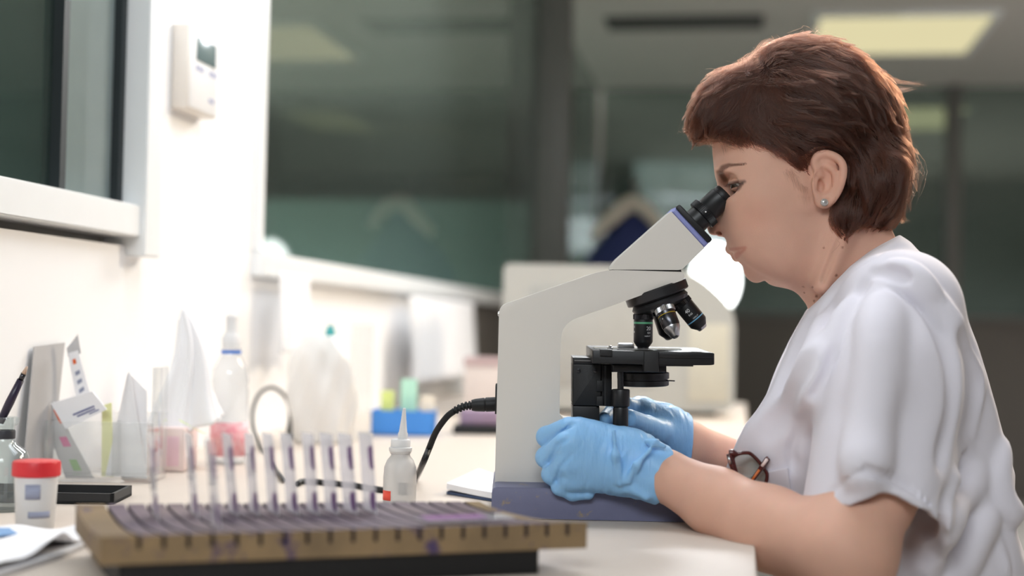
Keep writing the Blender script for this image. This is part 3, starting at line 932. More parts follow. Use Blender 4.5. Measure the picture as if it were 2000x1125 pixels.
# skull, forehead, mid face, jaw
body.add(ell(H(1578, 248), (0.099, 0.074, 0.079), R(-8)), 0.01)
body.add(ell(H(1478, 318), (0.050, 0.058, 0.062), R(-12)), 0.03)
body.add(ell(H(1500, 410), (0.060, 0.058, 0.070), R(-14)), 0.02)
body.add(ell(H(1560, 420), (0.060, 0.060, 0.070), R(-20)), 0.02)
both(body, lambda f, s: ell(f(1492, 432, 0.034), (0.034, 0.026, 0.040), R(20)), 0.025)      # full cheeks
both(body, lambda f, s: ell(f(1478, 392, 0.040), (0.030, 0.020, 0.018), R(-10)), 0.02)      # cheek bones
both(body, lambda f, s: ell(f(1530, 492, 0.034), (0.040, 0.022, 0.028), R(-12)), 0.025)     # jowls
both(body, lambda f, s: ell(f(1420, 337, 0.030), (0.015, 0.022, 0.0085), R(-16)), 0.014)    # brow ridge
both(body, lambda f, s: ell(f(1530, 330, 0.055), (0.045, 0.016, 0.045)), 0.02)              # temple
body.add(ell(H(1478, 527), (0.0150, 0.023, 0.0150)), 0.014)                                 # chin
body.add(ell(H(1462, 505), (0.018, 0.026, 0.022), R(-10)), 0.012)                           # mouth mound
body.add(ell(H(1545, 530), (0.036, 0.040, 0.021), R(-12)), 0.014)                           # under-chin fold
body.add(rc(H(1626, 440), H(1672, 600), 0.059, 0.058), 0.02)                                # neck
body.add(rc(H(1690, 430), H(1735, 600), 0.040, 0.050), 0.03)
# narrow profile sheet that carries nose, lips and chin
sl, X, Y, Z = body.block(hlo, hhi)
d2 = PF(X, Z)
rr_ = 0.0055; hw = 0.0085
qx = np.maximum(d2 + rr_, 0); qy = np.maximum(np.abs(Y - YM) - hw + rr_, 0)
sheet = np.sqrt(qx ** 2 + qy ** 2) - rr_ + np.minimum(np.maximum(d2 + rr_, np.abs(Y - YM) - hw + rr_), 0)
body.D[sl] = smin(body.D[sl], sheet.astype(np.float32), 0.011)
body.D[sl] = -smin(-body.D[sl], -outline_field(fp, YM)(X, Y, Z), 0.0015)
# nose sides and wings
both(body, lambda f, s: rc(f(1416, 378, 0.006), f(1403, 436, 0.009), 0.0085, 0.0095), 0.007)
both(body, lambda f, s: ell(f(1412, 446, 0.0125), (0.0090, 0.0058, 0.0085), R(-15)), 0.0035)
body.add(ell(H(1394, 446), (0.0062, 0.0095, 0.0068)), 0.004)
both(body, lambda f, s: rc(f(1425, 430, 0.018), f(1428.5, 452, 0.0185), 0.0020, 0.0020), 0.005, 'cut')
both(body, lambda f, s: ell(f(1408, 454, 0.0130), (0.0060, 0.0048, 0.0030), R(8)), 0.0015, 'cut')
# eye socket, lids
both(body, lambda f, s: ell(f(1424, 362, 0.034), (0.015, 0.019, 0.0125), R(-14)), 0.012, 'cut')
both(body, lambda f, s: ell(f(1447, 361, 0.0330), (0.0142, 0.0150, 0.0128), R(-10)), 0.005)
both(body, lambda f, s: rc(f(1422, 351, 0.036), f(1462, 348, 0.046), 0.0010, 0.0008), 0.0025, 'cut')       # lid crease
both(body, lambda f, s: rc(f(1427, 374, 0.028), f(1452, 384, 0.046), 0.0014, 0.001), 0.008, 'cut')          # tear trough
# opening between the lids
both(body, lambda f, s: ell(f(1437, 362.0, 0.036), (0.0085, 0.012, 0.0024), R(14)), 0.0012, 'cut')
# mouth: lips and the line between
both(body, lambda f, s: rc(f(1427, 487, 0.002), f(1452, 484, 0.019), 0.0052, 0.0022), 0.004)
both(body, lambda f, s: rc(f(1441, 500, 0.002), f(1454, 488, 0.019), 0.0062, 0.0022), 0.004)
both(body, lambda f, s: rc(f(1429, 491.5, 0.0), f(1445, 488, 0.016), 0.0009, 0.0009), 0.0016, 'cut')
both(body, lambda f, s: rc(f(1445, 488, 0.016), f(1458, 483, 0.0245), 0.0011, 0.0012), 0.0025, 'cut')
both(body, lambda f, s: rc(f(1452, 516, 0.0), f(1462, 505, 0.018), 0.0025, 0.002), 0.008, 'cut')
# folds: smile line, mouth corner line, chin crease, neck lines
both(body, lambda f, s: rc(f(1431, 455, 0.022), f(1455, 480, 0.032), 0.0012, 0.0010), 0.007, 'cut')
both(body, lambda f, s: rc(f(1459, 484, 0.027), f(1478, 508, 0.036), 0.0010, 0.0006), 0.006, 'cut')
both(body, lambda f, s: rc(f(1494, 553, 0.002), f(1501, 531, 0.026), 0.0034, 0.0024), 0.003, 'cut')
both(body, lambda f, s: rc(f(1501, 531, 0.028), f(1518, 515, 0.046), 0.0022, 0.0008), 0.006, 'cut')
both(body, lambda f, s: rc(f(1648, 455, 0.060), f(1604, 560, 0.052), 0.0110, 0.0070), 0.016)
both(body, lambda f, s: rc(f(1640, 468, 0.069), f(1606, 550, 0.058), 0.0016, 0.0012), 0.006, 'cut')
# ears
def ear(f, s):
    y = lambda d: d
    body.op(ell(f(1588, 352, 0.0600), (0.0200, 0.0105, 0.0300), R(-8)), 0.012)
    body.op(ell(f(1618, 350, 0.0745), (0.0185, 0.0052, 0.0300), R(-12), s * R(14)), 0.004)
    body.op(ell(f(1609, 392, 0.0730), (0.0100, 0.0042, 0.0085)), 0.004)
    hx = [(1603, 343, .0735), (1596, 330, .0750), (1591, 316, .0760), (1597, 304, .0775), (1614, 300, .0795), (1635, 308, .0815), (1646.5, 324, .083), (1646, 346, .0825), (1638, 372, .080), (1624, 394, .077)]
    body.op(ell(f(1611, 353, 0.0805), (0.0120, 0.0065, 0.0165), R(-10)), 0.002, 'cut')
    body.op(ell(f(1613, 318, 0.0845), (0.0115, 0.0050, 0.0055), R(-25)), 0.003, 'cut')
    hx = [tuple(q) for q in spline(hx, 4)]
    for a, b in zip(hx, hx[1:]):
        body.op(rc(f(*a), f(*b), 0.0036, 0.0036), 0.0022)
    ah = [(1611, 322, .0765), (1628, 333, .0785), (1633, 352, .0785), (1626, 376, .0765), (1610, 387, .0755)]
    ah = [tuple(q) for q in spline(ah, 4)]
    for a, b in zip(ah, ah[1:]):
        body.op(rc(f(*a), f(*b), 0.0028, 0.0028), 0.003)
    body.op(ell(f(1594, 360, 0.0755), (0.0045, 0.0035, 0.0065)), 0.003)
    body.op(ell(f(1602, 363, 0.0740), (0.0045, 0.0060, 0.0070)), 0.002, 'cut')
ear(lambda a, b, d: np.array(H(a, b, -d)), 1)
def farpt(a, b, d):
    p = np.array(H(a, b, -d)); p[1] = 2 * YM - p[1]; return p
ear(farpt, -1)
# torso under the shirt, arms
body.add(ell(L(1735, 940, YM), (0.105, 0.150, 0.22), R(4)), 0.03)
body.add(rc(L(1775, 640, -0.115), L(1775, 640, 0.155), 0.040, 0.040), 0.03)
SH = L(1768, 650, -0.140); EL = L(1652, 1088, -0.262); WR = L(1300, 929, -0.092)
body.add(rc(SH, L(1718, 880, -0.208), 0.036, 0.036), 0.02)
body.add(rc(L(1718, 880, -0.208), L(1700, 960, -0.226), 0.036, 0.043), 0.01)
body.add(rc(L(1700, 960, -0.226), EL, 0.043, 0.041), 0.01)
MIDF = L(1500, 1031, -0.186)
body.add(rc(EL, MIDF, 0.043, 0.0400), 0.022)
body.add(rc(MIDF, L(1400, 981, -0.136), 0.0400, 0.0335), 0.012)
body.add(rc(L(1400, 981, -0.136), WR, 0.0335, 0.0262), 0.012)
body.add(rc(WR, L(1262, 918, -0.082), 0.0262, 0.024), 0.008)
SF = L(1762, 650, 0.185); EF = L(1580, 1010, 0.215); WF = L(1345, 868, 0.082)
body.add(rc(SF, EF, 0.048, 0.042), 0.03)
body.add(rc(EF, L(1450, 925, 0.15), 0.042, 0.036), 0.012)
body.add(rc(L(1450, 925, 0.15), WF, 0.036, 0.026), 0.012)
body.add(rc(WF, L(1310, 850, 0.072), 0.026, 0.022), 0.008)
BV, BF = body.mesh(2, 0.45)
# ---- skin colour: base tone with lips, brows, lid colour, blush and moles as the colour of the skin itself
bx, by = px_of(BV); dyv = np.abs(BV[:, 1] - YM)
colr = np.ones((len(BV), 3))
def tint(w, rgb):
    w = np.clip(w, 0, 1)[:, None]
    colr[:] = colr * (1 - w) + colr * np.array(rgb) * w
headm = (by < 640)
fm = headm & (bx < 1560)
def soft(d, a, b): return np.clip((b - d) / (b - a), 0, 1)
lipu = seg_dist(bx, by, [(1426, 487), (1440, 486), (1455, 484)])
lipl = seg_dist(bx, by, [(1436, 501), (1444, 496), (1454, 487)])
lip = np.maximum(soft(lipu, 1.5, 5.0), np.maximum(soft(lipl, 4.0, 8.0) * soft(bx, 1442, 1451), soft(lipl, 1.5, 4.5)))
tint(lip * fm * (bx > 1419) * 0.70, (0.84, 0.58, 0.57))
br = seg_dist(bx, by, [(1417, 351), (1406, 336), (1412, 328), (1424, 322.5), (1440, 322), (1456, 320)])
wbr = np.interp(bx, [1400, 1412, 1430, 1456], [7.0, 6.5, 3.6, 1.6])
tint(soft(br / wbr, 0.5, 1.15) * fm * (dyv > 0.008) * 0.85, (0.26, 0.22, 0.21))
ld = seg_dist(bx, by, [(1424, 358), (1438, 355.5), (1454, 354.5)])
tint(soft(ld, 1.5, 4.5) * fm * (dyv > 0.018) * 0.8, (0.22, 0.20, 0.22))
tint(soft(np.hypot(bx - 1438, (by - 364)), 7, 12) * fm * (dyv > 0.018) * 0.7, (0.35, 0.28, 0.28))
lash = seg_dist(bx, by, [(1440, 370), (1450, 359)])
tint(soft(lash, 2, 4) * fm * (dyv > 0.018) * 0.6, (0.3, 0.26, 0.26))
tint(soft(np.hypot(bx - 1470, (by - 425) * 1.1), 5, 60) * fm * 0.28, (1.06, 0.84, 0.80))
tint(soft(np.hypot(bx - 1395, by - 448), 5, 30) * fm * 0.35, (1.0, 0.78, 0.72))
tint(soft(np.hypot(bx - 1618, (by - 345) * 0.7), 15, 50) * headm * 0.3, (1.05, 0.80, 0.74))
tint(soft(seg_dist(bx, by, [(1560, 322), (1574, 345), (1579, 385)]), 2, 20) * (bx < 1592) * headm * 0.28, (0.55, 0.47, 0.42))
tint((by > 640) * 0.12 + 0 * bx, (1.0, 0.92, 0.84))
for mx_, my_, mr in ((1609, 484, 1.6), (1645, 483, 1.8), (1633.5, 538, 2.4), (1587, 561, 1.6), (1569, 560, 1.4), (1571, 572, 1.4), (1594.6, 578.6, 2.4), (1590, 588, 1.8), (1581, 614, 2.2)):
    tint(soft(np.hypot(bx - mx_, by - my_), mr * 0.7, mr * 1.5) * headm * (BV[:, 1] < YM), (0.42, 0.32, 0.28))
M_skin = mat('skin', (216, 171, 150), 0.56, noise=0.07, nscale=45, bump=0.10, bscale=750, sss=0.22, sssscale=0.006, spec=0.3, attr='tint')
woman = thing('person', 'auburn-haired woman in white scrub top and blue gloves bending over a microscope eyepiece', 'person', (W(*L(1700, 900, YM)).x, W(*L(1700, 900, YM)).y, 0.45))
bo = mesh_np('body', toW(BV), BF, M_skin, woman)
set_attr(bo, 'tint', colr)
# eyes
M_eye = bpy.data.materials.new('eye'); M_eye.use_nodes = True
nt = M_eye.node_tree; at = nt.nodes.new('ShaderNodeAttribute'); at.attribute_name = 'tint'
nt.links.new(at.outputs['Color'], nt.nodes['Principled BSDF'].inputs['Base Color']); nt.nodes['Principled BSDF'].inputs['Roughness'].default_value = 0.08
for s in (-1, 1):
    c = np.array(H(1447.5, 361.5, -0.0315)); c[1] = YM + s * 0.0315
    bm = bmesh.new(); bmesh.ops.create_uvsphere(bm, u_segments=48, v_segments=32, radius=0.0122)
    V = np.array([v.co[:] for v in bm.verts]); Fq = [[v.index for v in f.verts] for f in bm.faces]; bm.free()
    gaze = np.array([-0.66, s * 0.50, -0.50]); gaze /= np.linalg.norm(gaze)
    a_ = np.degrees(np.arccos(np.clip((V / 0.0122) @ gaze, -1, 1)))
    cc = np.tile(np.array([0.72, 0.66, 0.62]), (len(V), 1))
    cc[a_ < 36] = (0.05, 0.03, 0.02); cc[a_ < 12] = (0.004, 0.004, 0.004)
    eo = mesh_np('eye', toW(V + c), Fq, M_eye, woman)
    set_attr(eo, 'tint', cc)
# earring
M_pearl = mat('silver earring', (205, 203, 200), 0.3, metal=0.6, noise=0.02)
er = W(*H(1609.3, 395.5, -0.0775)); axn = dW((0.12, -1, 0.05)).normalized()
lathe('earring', [(0.0020, -0.004), (0.0036, -0.0012), (0.0042, 0.0004), (0.0042, 0.0016), (0.0036, 0.0024), (0.0031, 0.0020), (0.0028, 0.0026), (0.0012, 0.0031)], M_pearl, woman, loc=er, axis=axn, seg=32, angle=60)
# ---------------------------------------------------------------- gloves (hands with five fingers, part of the woman's clothing)
M_glove = mat('blue nitrile', (140, 190, 234), 0.42, noise=0.05, nscale=60, bump=0.12, bscale=260, sss=0.12, sssr=(.3, .6, 1), sssscale=0.003, spec=0.45)
def stretch_bump(m, scale, strength):
    nt = m.node_tree; tc = nt.nodes.new('ShaderNodeTexCoord'); mp = nt.nodes.new('ShaderNodeMapping'); nz = nt.nodes.new('ShaderNodeTexNoise')
    mp.inputs['Scale'].default_value = scale; nz.inputs['Scale'].default_value = 1; nz.inputs['Detail'].default_value = 3
    nt.links.new(tc.outputs['Object'], mp.inputs[0]); nt.links.new(mp.outputs[0], nz.inputs['Vector'])
    bp = nt.nodes.new('ShaderNodeBump'); bp.inputs['Strength'].default_value = strength; bp.inputs['Distance'].default_value = 0.003
    nt.links.new(nz.outputs['Fac'], bp.inputs['Height'])
    b = nt.nodes['Principled BSDF']
    if b.inputs['Normal'].links: nt.links.new(b.inputs['Normal'].links[0].from_socket, bp.inputs['Normal'])
    nt.links.new(bp.outputs['Normal'], b.inputs['Normal'])
stretch_bump(M_glove, (170, 80, 26), 0.45)
GH = 0.0011
def wrinkle(v, a, b, amp, wave, seed, mask=None):
    """fine stretch folds across the axis a->b"""
    sl, X, Y, Z = v.block(v.lo, v.lo + v.n * v.h)
    a = np.array(a); b = np.array(b); ax = (b - a); Ln = np.linalg.norm(ax); ax = ax / Ln
    t = (X - a[0]) * ax[0] + (Y - a[1]) * ax[1] + (Z - a[2]) * ax[2]
    n1 = np.sin(X * 71 + seed) * np.cos(Z * 95 + seed * 2) + np.sin(Y * 120 + Z * 60 + seed)
    f = np.sin(2 * np.pi * t / wave + 3.4 * n1) * (0.5 + 0.5 * np.sin(Z * 140 + X * 60 + seed)) * (0.5 + 0.5 * np.sin(t * 260 + 2 * n1 + seed))
    m = np.clip(t / Ln, 0, 1) if mask is None else mask(t / Ln)
    v.D = v.D + (amp * f * m).astype(np.float32)
gl = Vol((L(1035, 0, -.1)[0], -0.135, L(0, 1005, -.1)[2]), (L(1335, 0, -.06)[0], -0.005, L(0, 800, -.1)[2]), GH)
k = 0.007
WRI = L(1290, 930, -0.090)
# back of the hand
gl.add(rc(L(1296, 930, -0.092), L(1225, 903, -0.080), 0.0315, 0.0330, 1.15), k)
gl.add(rc(L(1225, 900, -0.080), L(1160, 880, -0.078), 0.0330, 0.0300, 1.5), 0.012)
gl.add(rc(L(1200, 885, -0.082), L(1128, 842, -0.086), 0.0200, 0.0150), 0.012)
gl.add(rc(L(1200, 895, -0.086), L(1116, 868, -0.096), 0.0180, 0.0150), 0.012)
gl.add(rc(L(1200, 910, -0.086), L(1112, 903, -0.095), 0.0180, 0.0145), 0.012)
gl.add(rc(L(1200, 925, -0.080), L(1118, 935, -0.086), 0.0190, 0.0135), 0.012)
gl.add(ell(L(1165, 945, -0.066), (0.034, 0.016, 0.008), R(4)), 0.008)
def finger(v, pts, rad, k=0.0028):
    t = Vol.__new__(Vol); t.lo, t.h, t.n, t.ax = v.lo, v.h, v.n, v.ax
    t.D = np.full(v.n, 0.5, np.float32)
    for i in range(len(pts) - 1):
        t.add(rc(pts[i], pts[i + 1], rad[i], rad[i + 1]), 0.004)
    v.D = smin(v.D, t.D, k)
fi = [L(1112, 838, -0.088), L(1068, 853, -0.066), L(1080, 868, -0.038), L(1102, 876, -0.030)]
fm_ = [L(1106, 866, -0.097), L(1067, 893, -0.074), L(1078, 908, -0.046), L(1104, 908, -0.036)]
fr_ = [L(1106, 902, -0.096), L(1078, 926, -0.080), L(1088, 938, -0.052), L(1115, 932, -0.042)]
fp_ = [L(1112, 934, -0.088), L(1094, 950, -0.080), L(1118, 963, -0.078), L(1149, 963.5, -0.080)]
finger(gl, fi, [0.0130, 0.0108, 0.0095, 0.0085], 0.0018)
finger(gl, fm_, [0.0135, 0.0110, 0.0098, 0.0088], 0.0018)
finger(gl, fr_, [0.0130, 0.0106, 0.0095, 0.0085], 0.0018)
finger(gl, fp_, [0.0118, 0.0092, 0.0080, 0.0068], 0.0018)
finger(gl, [L(1225, 880, -0.056), L(1175, 858, -0.036), L(1140, 862, -0.022)], [0.0145, 0.0115, 0.0095], 0.006)
# creases between the fingers and long folds of the loose glove
for pts, r_ in (([(1118, 828, -.100), (1090, 850, -.094), (1070, 872, -.083)], .0012), ([(1112, 852, -.111), (1088, 872, -.105), (1072, 905, -.088)], .0012),
                ([(1114, 890, -.111), (1095, 912, -.106), (1086, 940, -.090)], .0012)):
    chain(gl, [L(*p) for p in pts], r_, 0.004, 'cut')
for pts in ([(1192, 842, -.115), (1196, 890, -.119), (1204, 944, -.112)], [(1236, 853, -.120), (1226, 895, -.121), (1214, 925, -.118)], [(1262, 872, -.118), (1235, 905, -.121), (1218, 930, -.116), (1222, 958, -.106)],
            [(1145, 858, -.112), (1138, 900, -.114), (1140, 935, -.108)], [(1163, 850, -.113), (1160, 905, -.117), (1163, 948, -.106)]):
    chain(gl, [L(*p) for p in pts], 0.0011, 0.004, 'cut')
for pts in ([(1199, 842, -.114), (1203, 890, -.119), (1211, 944, -.110)], [(1270, 880, -.120), (1244, 908, -.122), (1228, 940, -.114)], [(1262, 862, -.113), (1278, 864, -.114), (1298, 872, -.114)], [(1210, 955, -.098), (1240, 958, -.108), (1262, 972, -.112)]):
    chain(gl, [(L(*p)[0], L(*p)[1] + 0.0030, L(*p)[2]) for p in pts], 0.0022, 0.009)
wrinkle(gl, L(1120, 890, -.09), L(1290, 930, -.09), 0.0007, 0.011, 1.0, lambda t: np.clip(0.35 + t, 0, 1.3))
# cuff cut by a slanted plane, hollow inside
ca, cb = np.array(L(1311, 872, -.1)), np.array(L(1277, 989, -.1))
e_ = (cb - ca); nrm = np.array([-e_[2], 0, e_[0]]); nrm /= np.linalg.norm(nrm)
if nrm[0] < 0: nrm = -nrm
gl.keep(lambda X, Y, Z: (X - ca[0]) * nrm[0] + (Z - ca[2]) * nrm[2] + 0.25 * (Y + .09), 0.0015)
gl.cut(rc(L(1330, 945, -0.098), L(1285, 925, -0.090), 0.0280, 0.0272, 1.1), 0.001)
V, F = gl.mesh(2, 0.45)
mesh_np('glove', toW(V), F, M_glove, woman)
# the other hand behind the stage knob
gr = Vol((L(1145, 0, .1)[0], -0.035, L(0, 905, .1)[2]), (L(1365, 0, .1)[0], 0.125, L(0, 765, .1)[2]), 0.0012)
gr.add(rc(L(1345, 866, 0.083), L(1300, 843, 0.072), 0.0310, 0.0290), 0.006)
gr.add(rc(L(1300, 843, 0.070), L(1256, 818, 0.062), 0.0290, 0.0230), 0.012)
gr.add(rc(L(1290, 828, 0.074), L(1248, 797, 0.070), 0.0190, 0.0120), 0.012)
finger(gr, [L(1255, 800, 0.066), L(1224, 794, 0.046), L(1196, 806, 0.026), L(1181, 818, 0.004)], [0.0125, 0.0100, 0.0092, 0.0084], 0.005)
finger(gr, [L(1250, 818, 0.068), L(1215, 820, 0.058), L(1192, 836, 0.036)], [0.0125, 0.0102, 0.0092], 0.004)
finger(gr, [L(1255, 838, 0.070), L(1222, 846, 0.062), L(1202, 856, 0.042)], [0.0120, 0.0098, 0.0088], 0.004)
finger(gr, [L(1265, 854, 0.068), L(1236, 866, 0.060), L(1218, 872, 0.044)], [0.0105, 0.0086, 0.0076], 0.004)
finger(gr, [L(1304, 848, 0.050), L(1264, 832, 0.022), L(1230, 817, -0.010)], [0.0150, 0.0116, 0.0100], 0.005)
chain(gr, [L(1219, 812, -.016), L(1226, 803, -.018), L(1236, 806, -.018), L(1241, 817, -.017), L(1236, 829, -.016), L(1226, 831, -.016)], 0.0013, 0.002)
wrinkle(gr, L(1240, 810, .03), L(1340, 862, .06), 0.0007, 0.015, 3.0, lambda t: np.clip(0.5 + t, 0, 1.4))
ca2, cb2 = np.array(L(1349, 842, .08)), np.array(L(1346, 892, .08))
e_ = cb2 - ca2; nr2 = np.array([-e_[2], 0, e_[0]]); nr2 /= np.linalg.norm(nr2)
if nr2[0] < 0: nr2 = -nr2
gr.keep(lambda X, Y, Z: (X - ca2[0]) * nr2[0] + (Z - ca2[2]) * nr2[2], 0.0015)
gr.cut(rc(L(1375, 880, 0.092), L(1338, 864, 0.080), 0.0280, 0.0275), 0.001)
V, F = gr.mesh(2, 0.45)
mesh_np('glove', toW(V), F, M_glove, woman)
# ---------------------------------------------------------------- scrub top
M_cloth = mat('white scrub cotton', (228, 224, 232), 0.75, noise=0.02, nscale=25, bump=0.14, bscale=1500, sheen=0.15, spec=0.2)
SHh = 0.0026
sh = Vol((L(1385, 0, -.1)[0], -0.335, L(0, 1215, -.15)[2]), (L(2030, 0, .1)[0], 0.285, L(0, 440, .05)[2]), SHh)
sp = [(1577, 607), (1560, 634), (1543, 665), (1520, 718), (1500, 769), (1480, 802), (1457, 832), (1438, 868), (1419, 915), (1436, 960), (1476, 1000), (1505, 1070), (1515, 1140), (1520, 1230),
      (2035, 1230), (2012, 1110), (1999, 1085), (1987, 1049), (1978, 988), (1980, 927), (1963, 866), (1946, 800), (1926, 732), (1905, 670), (1884, 617), (1863, 582), (1841, 550), (1820, 520), (1798, 495), (1778, 473), (1757, 459.5),
      (1737, 471), (1700, 492), (1660, 520), (1625, 553), (1598, 585)]
spn = np.array([(L(a, b, YM)[0], L(a, b, YM)[2]) for a, b in sp])
PS = poly_sdf(spn)
T0 = L(1718, 850, YM)
sh.add(ell(L(1716, 900, YM), (0.150, 0.192, 0.280), R(5)), 0.02)
sh.add(ell(L(1735, 1130, YM), (0.165, 0.205, 0.20)), 0.05)
sh.add(ell(L(1780, 680, YM), (0.090, 0.150, 0.115), R(25)), 0.05)
both(sh, lambda f, s: ell(f(1548, 845, 0.075), (0.078, 0.075, 0.085), R(15)), 0.04)
sh.add(rc(L(1766, 606, -0.120), L(1766, 606, 0.160), 0.052, 0.052), 0.04)
sh.add(rc(L(1690, 520, YM), L(1690, 620, YM), 0.074, 0.090), 0.03)
sh.add(rc(L(1650, 600, YM), L(1600, 720, YM), 0.060, 0.085), 0.04)
# front and back follow the traced outline
sl, X, Y, Z = sh.block(sh.lo, sh.lo + sh.n * sh.h)
dps = PS(X, Z)
rr_ = 0.03; hw = 0.075
qx = np.maximum(dps + rr_, 0); qy = np.maximum(np.abs(Y - YM) - hw + rr_, 0)
sheet = np.sqrt(qx ** 2 + qy ** 2) - rr_ + np.minimum(np.maximum(dps + rr_, np.abs(Y - YM) - hw + rr_), 0)
sheet = np.maximum(sheet, 0 * sheet + (Z - L(0, 545, YM)[2]))
sh.D = smin(sh.D, sheet.astype(np.float32), 0.05)
sh.D = -smin(-sh.D, -outline_field(spn, YM)(X, Y, Z), 0.006)
# sleeves: wide tubes cut by the hem plane
AX0, AX1 = np.array(L(1764, 600, -0.135)), np.array(L(1706, 985, -0.225))
sv = Vol.__new__(Vol); sv.lo, sv.h, sv.n, sv.ax = sh.lo, sh.h, sh.n, sh.ax; sv.D = np.full(sh.n, 0.5, np.float32)
sv.add(rc(AX0, L(1742, 760, -0.180), 0.058, 0.062), 0.01)
sv.add(rc(L(1742, 760, -0.180), L(1712, 1010, -0.228), 0.062, 0.062), 0.02)
sv.add(rc(L(1700, 760, -0.170), L(1668, 985, -0.208), 0.045, 0.042), 0.03)
sv.add(rc(L(1745, 720, -0.180), L(1772, 1010, -0.205), 0.050, 0.036), 0.03)
chain(sv, [L(1722, 640, -.200), L(1712, 760, -.230), L(1690, 985, -.272)], [0.008, 0.014, 0.014], 0.030)       # pressed crease
sv_full = sv.D.copy()
hem_x = np.array([L(q, 980, -0.22)[0] for q in (1560, 1609, 1680, 1720, 1780, 1817, 1850)])
hem_lo = np.array([L(1600, q, -0.22)[2] for q in (990, 986, 992, 1000, 1020, 1032, 1036)])
hem_up = np.array([0, 0.0, 54, 50, 42, 12, 0]) * (D0 - 0.22) / FPX
def hemf(X, Y, Z):
    x = np.ravel(X); zl = np.interp(x, hem_x, hem_lo).reshape(X.shape); zu = np.interp(x, hem_x, hem_up).reshape(X.shape)
    w = np.clip((-0.195 - Y) / 0.045, 0, 1); w = w * w * (3 - 2 * w)
    return (zl + zu * w - Z) * 0.9
sv.keep(hemf, 0.0015)
# far sleeve
sv.add(rc(L(1764, 610, 0.175), L(1660, 850, 0.215), 0.064, 0.066), 0.01)
sh.D = smin(sh.D, sv.D, 0.022)
# folds: each follows the cloth surface, given by picture positions
def surf_y(vol, px, py, y0=-0.33, y1=0.1):
    """first surface met going away from the camera at picture position px,py (local)"""
    ys = np.arange(y0, y1, 0.0015)
    pts = np.array([L(px, py, y) for y in ys])
    d = vol.sample(pts)
    i = np.argmax(d < 0)
    return ys[i] if (d < 0).any() else y1
def fold(pts, r_, k_, mode='add', off=None):
    q = spline([(a, b, 0) for a, b in pts], 5)
    off = (r_ * 0.55 if mode == 'add' else -r_ * 0.1) if off is None else off
    ys = np.array([surf_y(sh, a, b) for a, b, _ in q])
    ys = np.convolve(np.pad(ys, 2, 'edge'), np.ones(5) / 5, 'valid')
    P3 = [L(a, b, y + off) for (a, b, _), y in zip(q, ys)]
    n_ = len(P3)
    rad = [r_ * (0.35 + 0.65 * math.sin(math.pi * (i + 0.5) / n_)) for i in range(n_)]
    chain(sh, P3, rad, k_, mode)
fold([(1720, 590), (1711, 684), (1694, 866), (1687, 925)], 0.0060, 0.030, 'add', -0.0030)                 # pressed sleeve crease
fold([(1756, 556), (1811, 592), (1846, 655), (1863, 735), (1860, 820), (1836, 905)], 0.0045, 0.016, 'cut')    # armhole
fold([(1776, 548), (1830, 588), (1865, 645), (1890, 732), (1890, 790), (1876, 866), (1845, 985)], 0.0055, 0.016)
fold([(1880, 650), (1905, 730), (1908, 790), (1893, 870), (1862, 990)], 0.0035, 0.014, 'cut')
fold([(1893, 860), (1917, 915), (1924, 985), (1950, 1045), (1975, 1110)], 0.0022, 0.008, 'cut')
fold([(1886, 862), (1910, 918), (1916, 988), (1942, 1050), (1966, 1115)], 0.0028, 0.010)
fold([(1695, 545), (1655, 620), (1624, 690), (1596, 748), (1566, 830), (1546, 912)], 0.0040, 0.014, 'cut')
fold([(1672, 600), (1640, 680), (1614, 735), (1590, 800), (1572, 880)], 0.0055, 0.018)
fold([(1655, 600), (1615, 690), (1588, 750), (1560, 800)], 0.0050, 0.018)
fold([(1628, 690), (1604, 740), (1586, 775)], 0.0030, 0.009, 'cut')
fold([(1610, 620), (1585, 700), (1548, 780), (1520, 840)], 0.0050, 0.022)
fold([(1570, 690), (1535, 770), (1500, 850)], 0.0040, 0.020, 'cut')
fold([(1740, 545), (1775, 560), (1806, 588), (1830, 640)], 0.0040, 0.012)
fold([(1745, 520), (1790, 538), (1830, 575)], 0.0045, 0.014)
fold([(1700, 530), (1745, 535), (1770, 545)], 0.0030, 0.010, 'cut')
fold([(1962, 868), (1950, 940), (1962, 992), (1976, 1000)], 0.0060, 0.018)
fold([(1832, 1000), (1812, 1060), (1800, 1120)], 0.0060, 0.02)
fold([(1900, 930), (1860, 1010), (1815, 1110)], 0.0060, 0.02)
fold([(1870, 950), (1830, 1030), (1800, 1100)], 0.0040, 0.014, 'cut')
fold([(1930, 1010), (1900, 1060), (1880, 1120)], 0.0050, 0.02)
# neckline band and hem stitching
fold([(1748, 478), (1712, 502), (1668, 534), (1634, 566), (1606, 600), (1586, 632)], 0.0016, 0.004, 'cut', -0.0006)
fold([(1613, 968), (1645, 944), (1682, 922), (1722, 934), (1780, 962), (1815, 1000)], 0.0014, 0.004, 'cut', -0.0006)
for q_ in range(12):
    x_ = 1690 + q_ * 11; y_ = float(np.interp(x_, [1682, 1722, 1780, 1815], [918, 930, 958, 992]))
    fold([(x_ + 2, y_ - 12), (x_, y_ + 6)], 0.0012, 0.005, 'cut', -0.0004)
# fabric waviness
n1 = np.sin(X * 38 + Z * 21 + 1.3) * np.sin(Z * 30 - Y * 26 + .4) + 0.6 * np.sin(X * 70 - Z * 55 + Y * 48)
sh.D = sh.D + (0.0013 * n1).astype(np.float32)
# hollow of the near sleeve, open at the hem
sl, X, Y, Z = sh.block(sh.lo, sh.lo + sh.n * sh.h)
near_hem = hemf(X, Y, Z) + 0.036
side = np.broadcast_to((Y + 0.150), sh.D.shape)
hd_ = np.maximum(np.maximum(sv_full + 0.0100, -near_hem), side)
sh.D = -smin(-sh.D, hd_.astype(np.float32), 0.001)
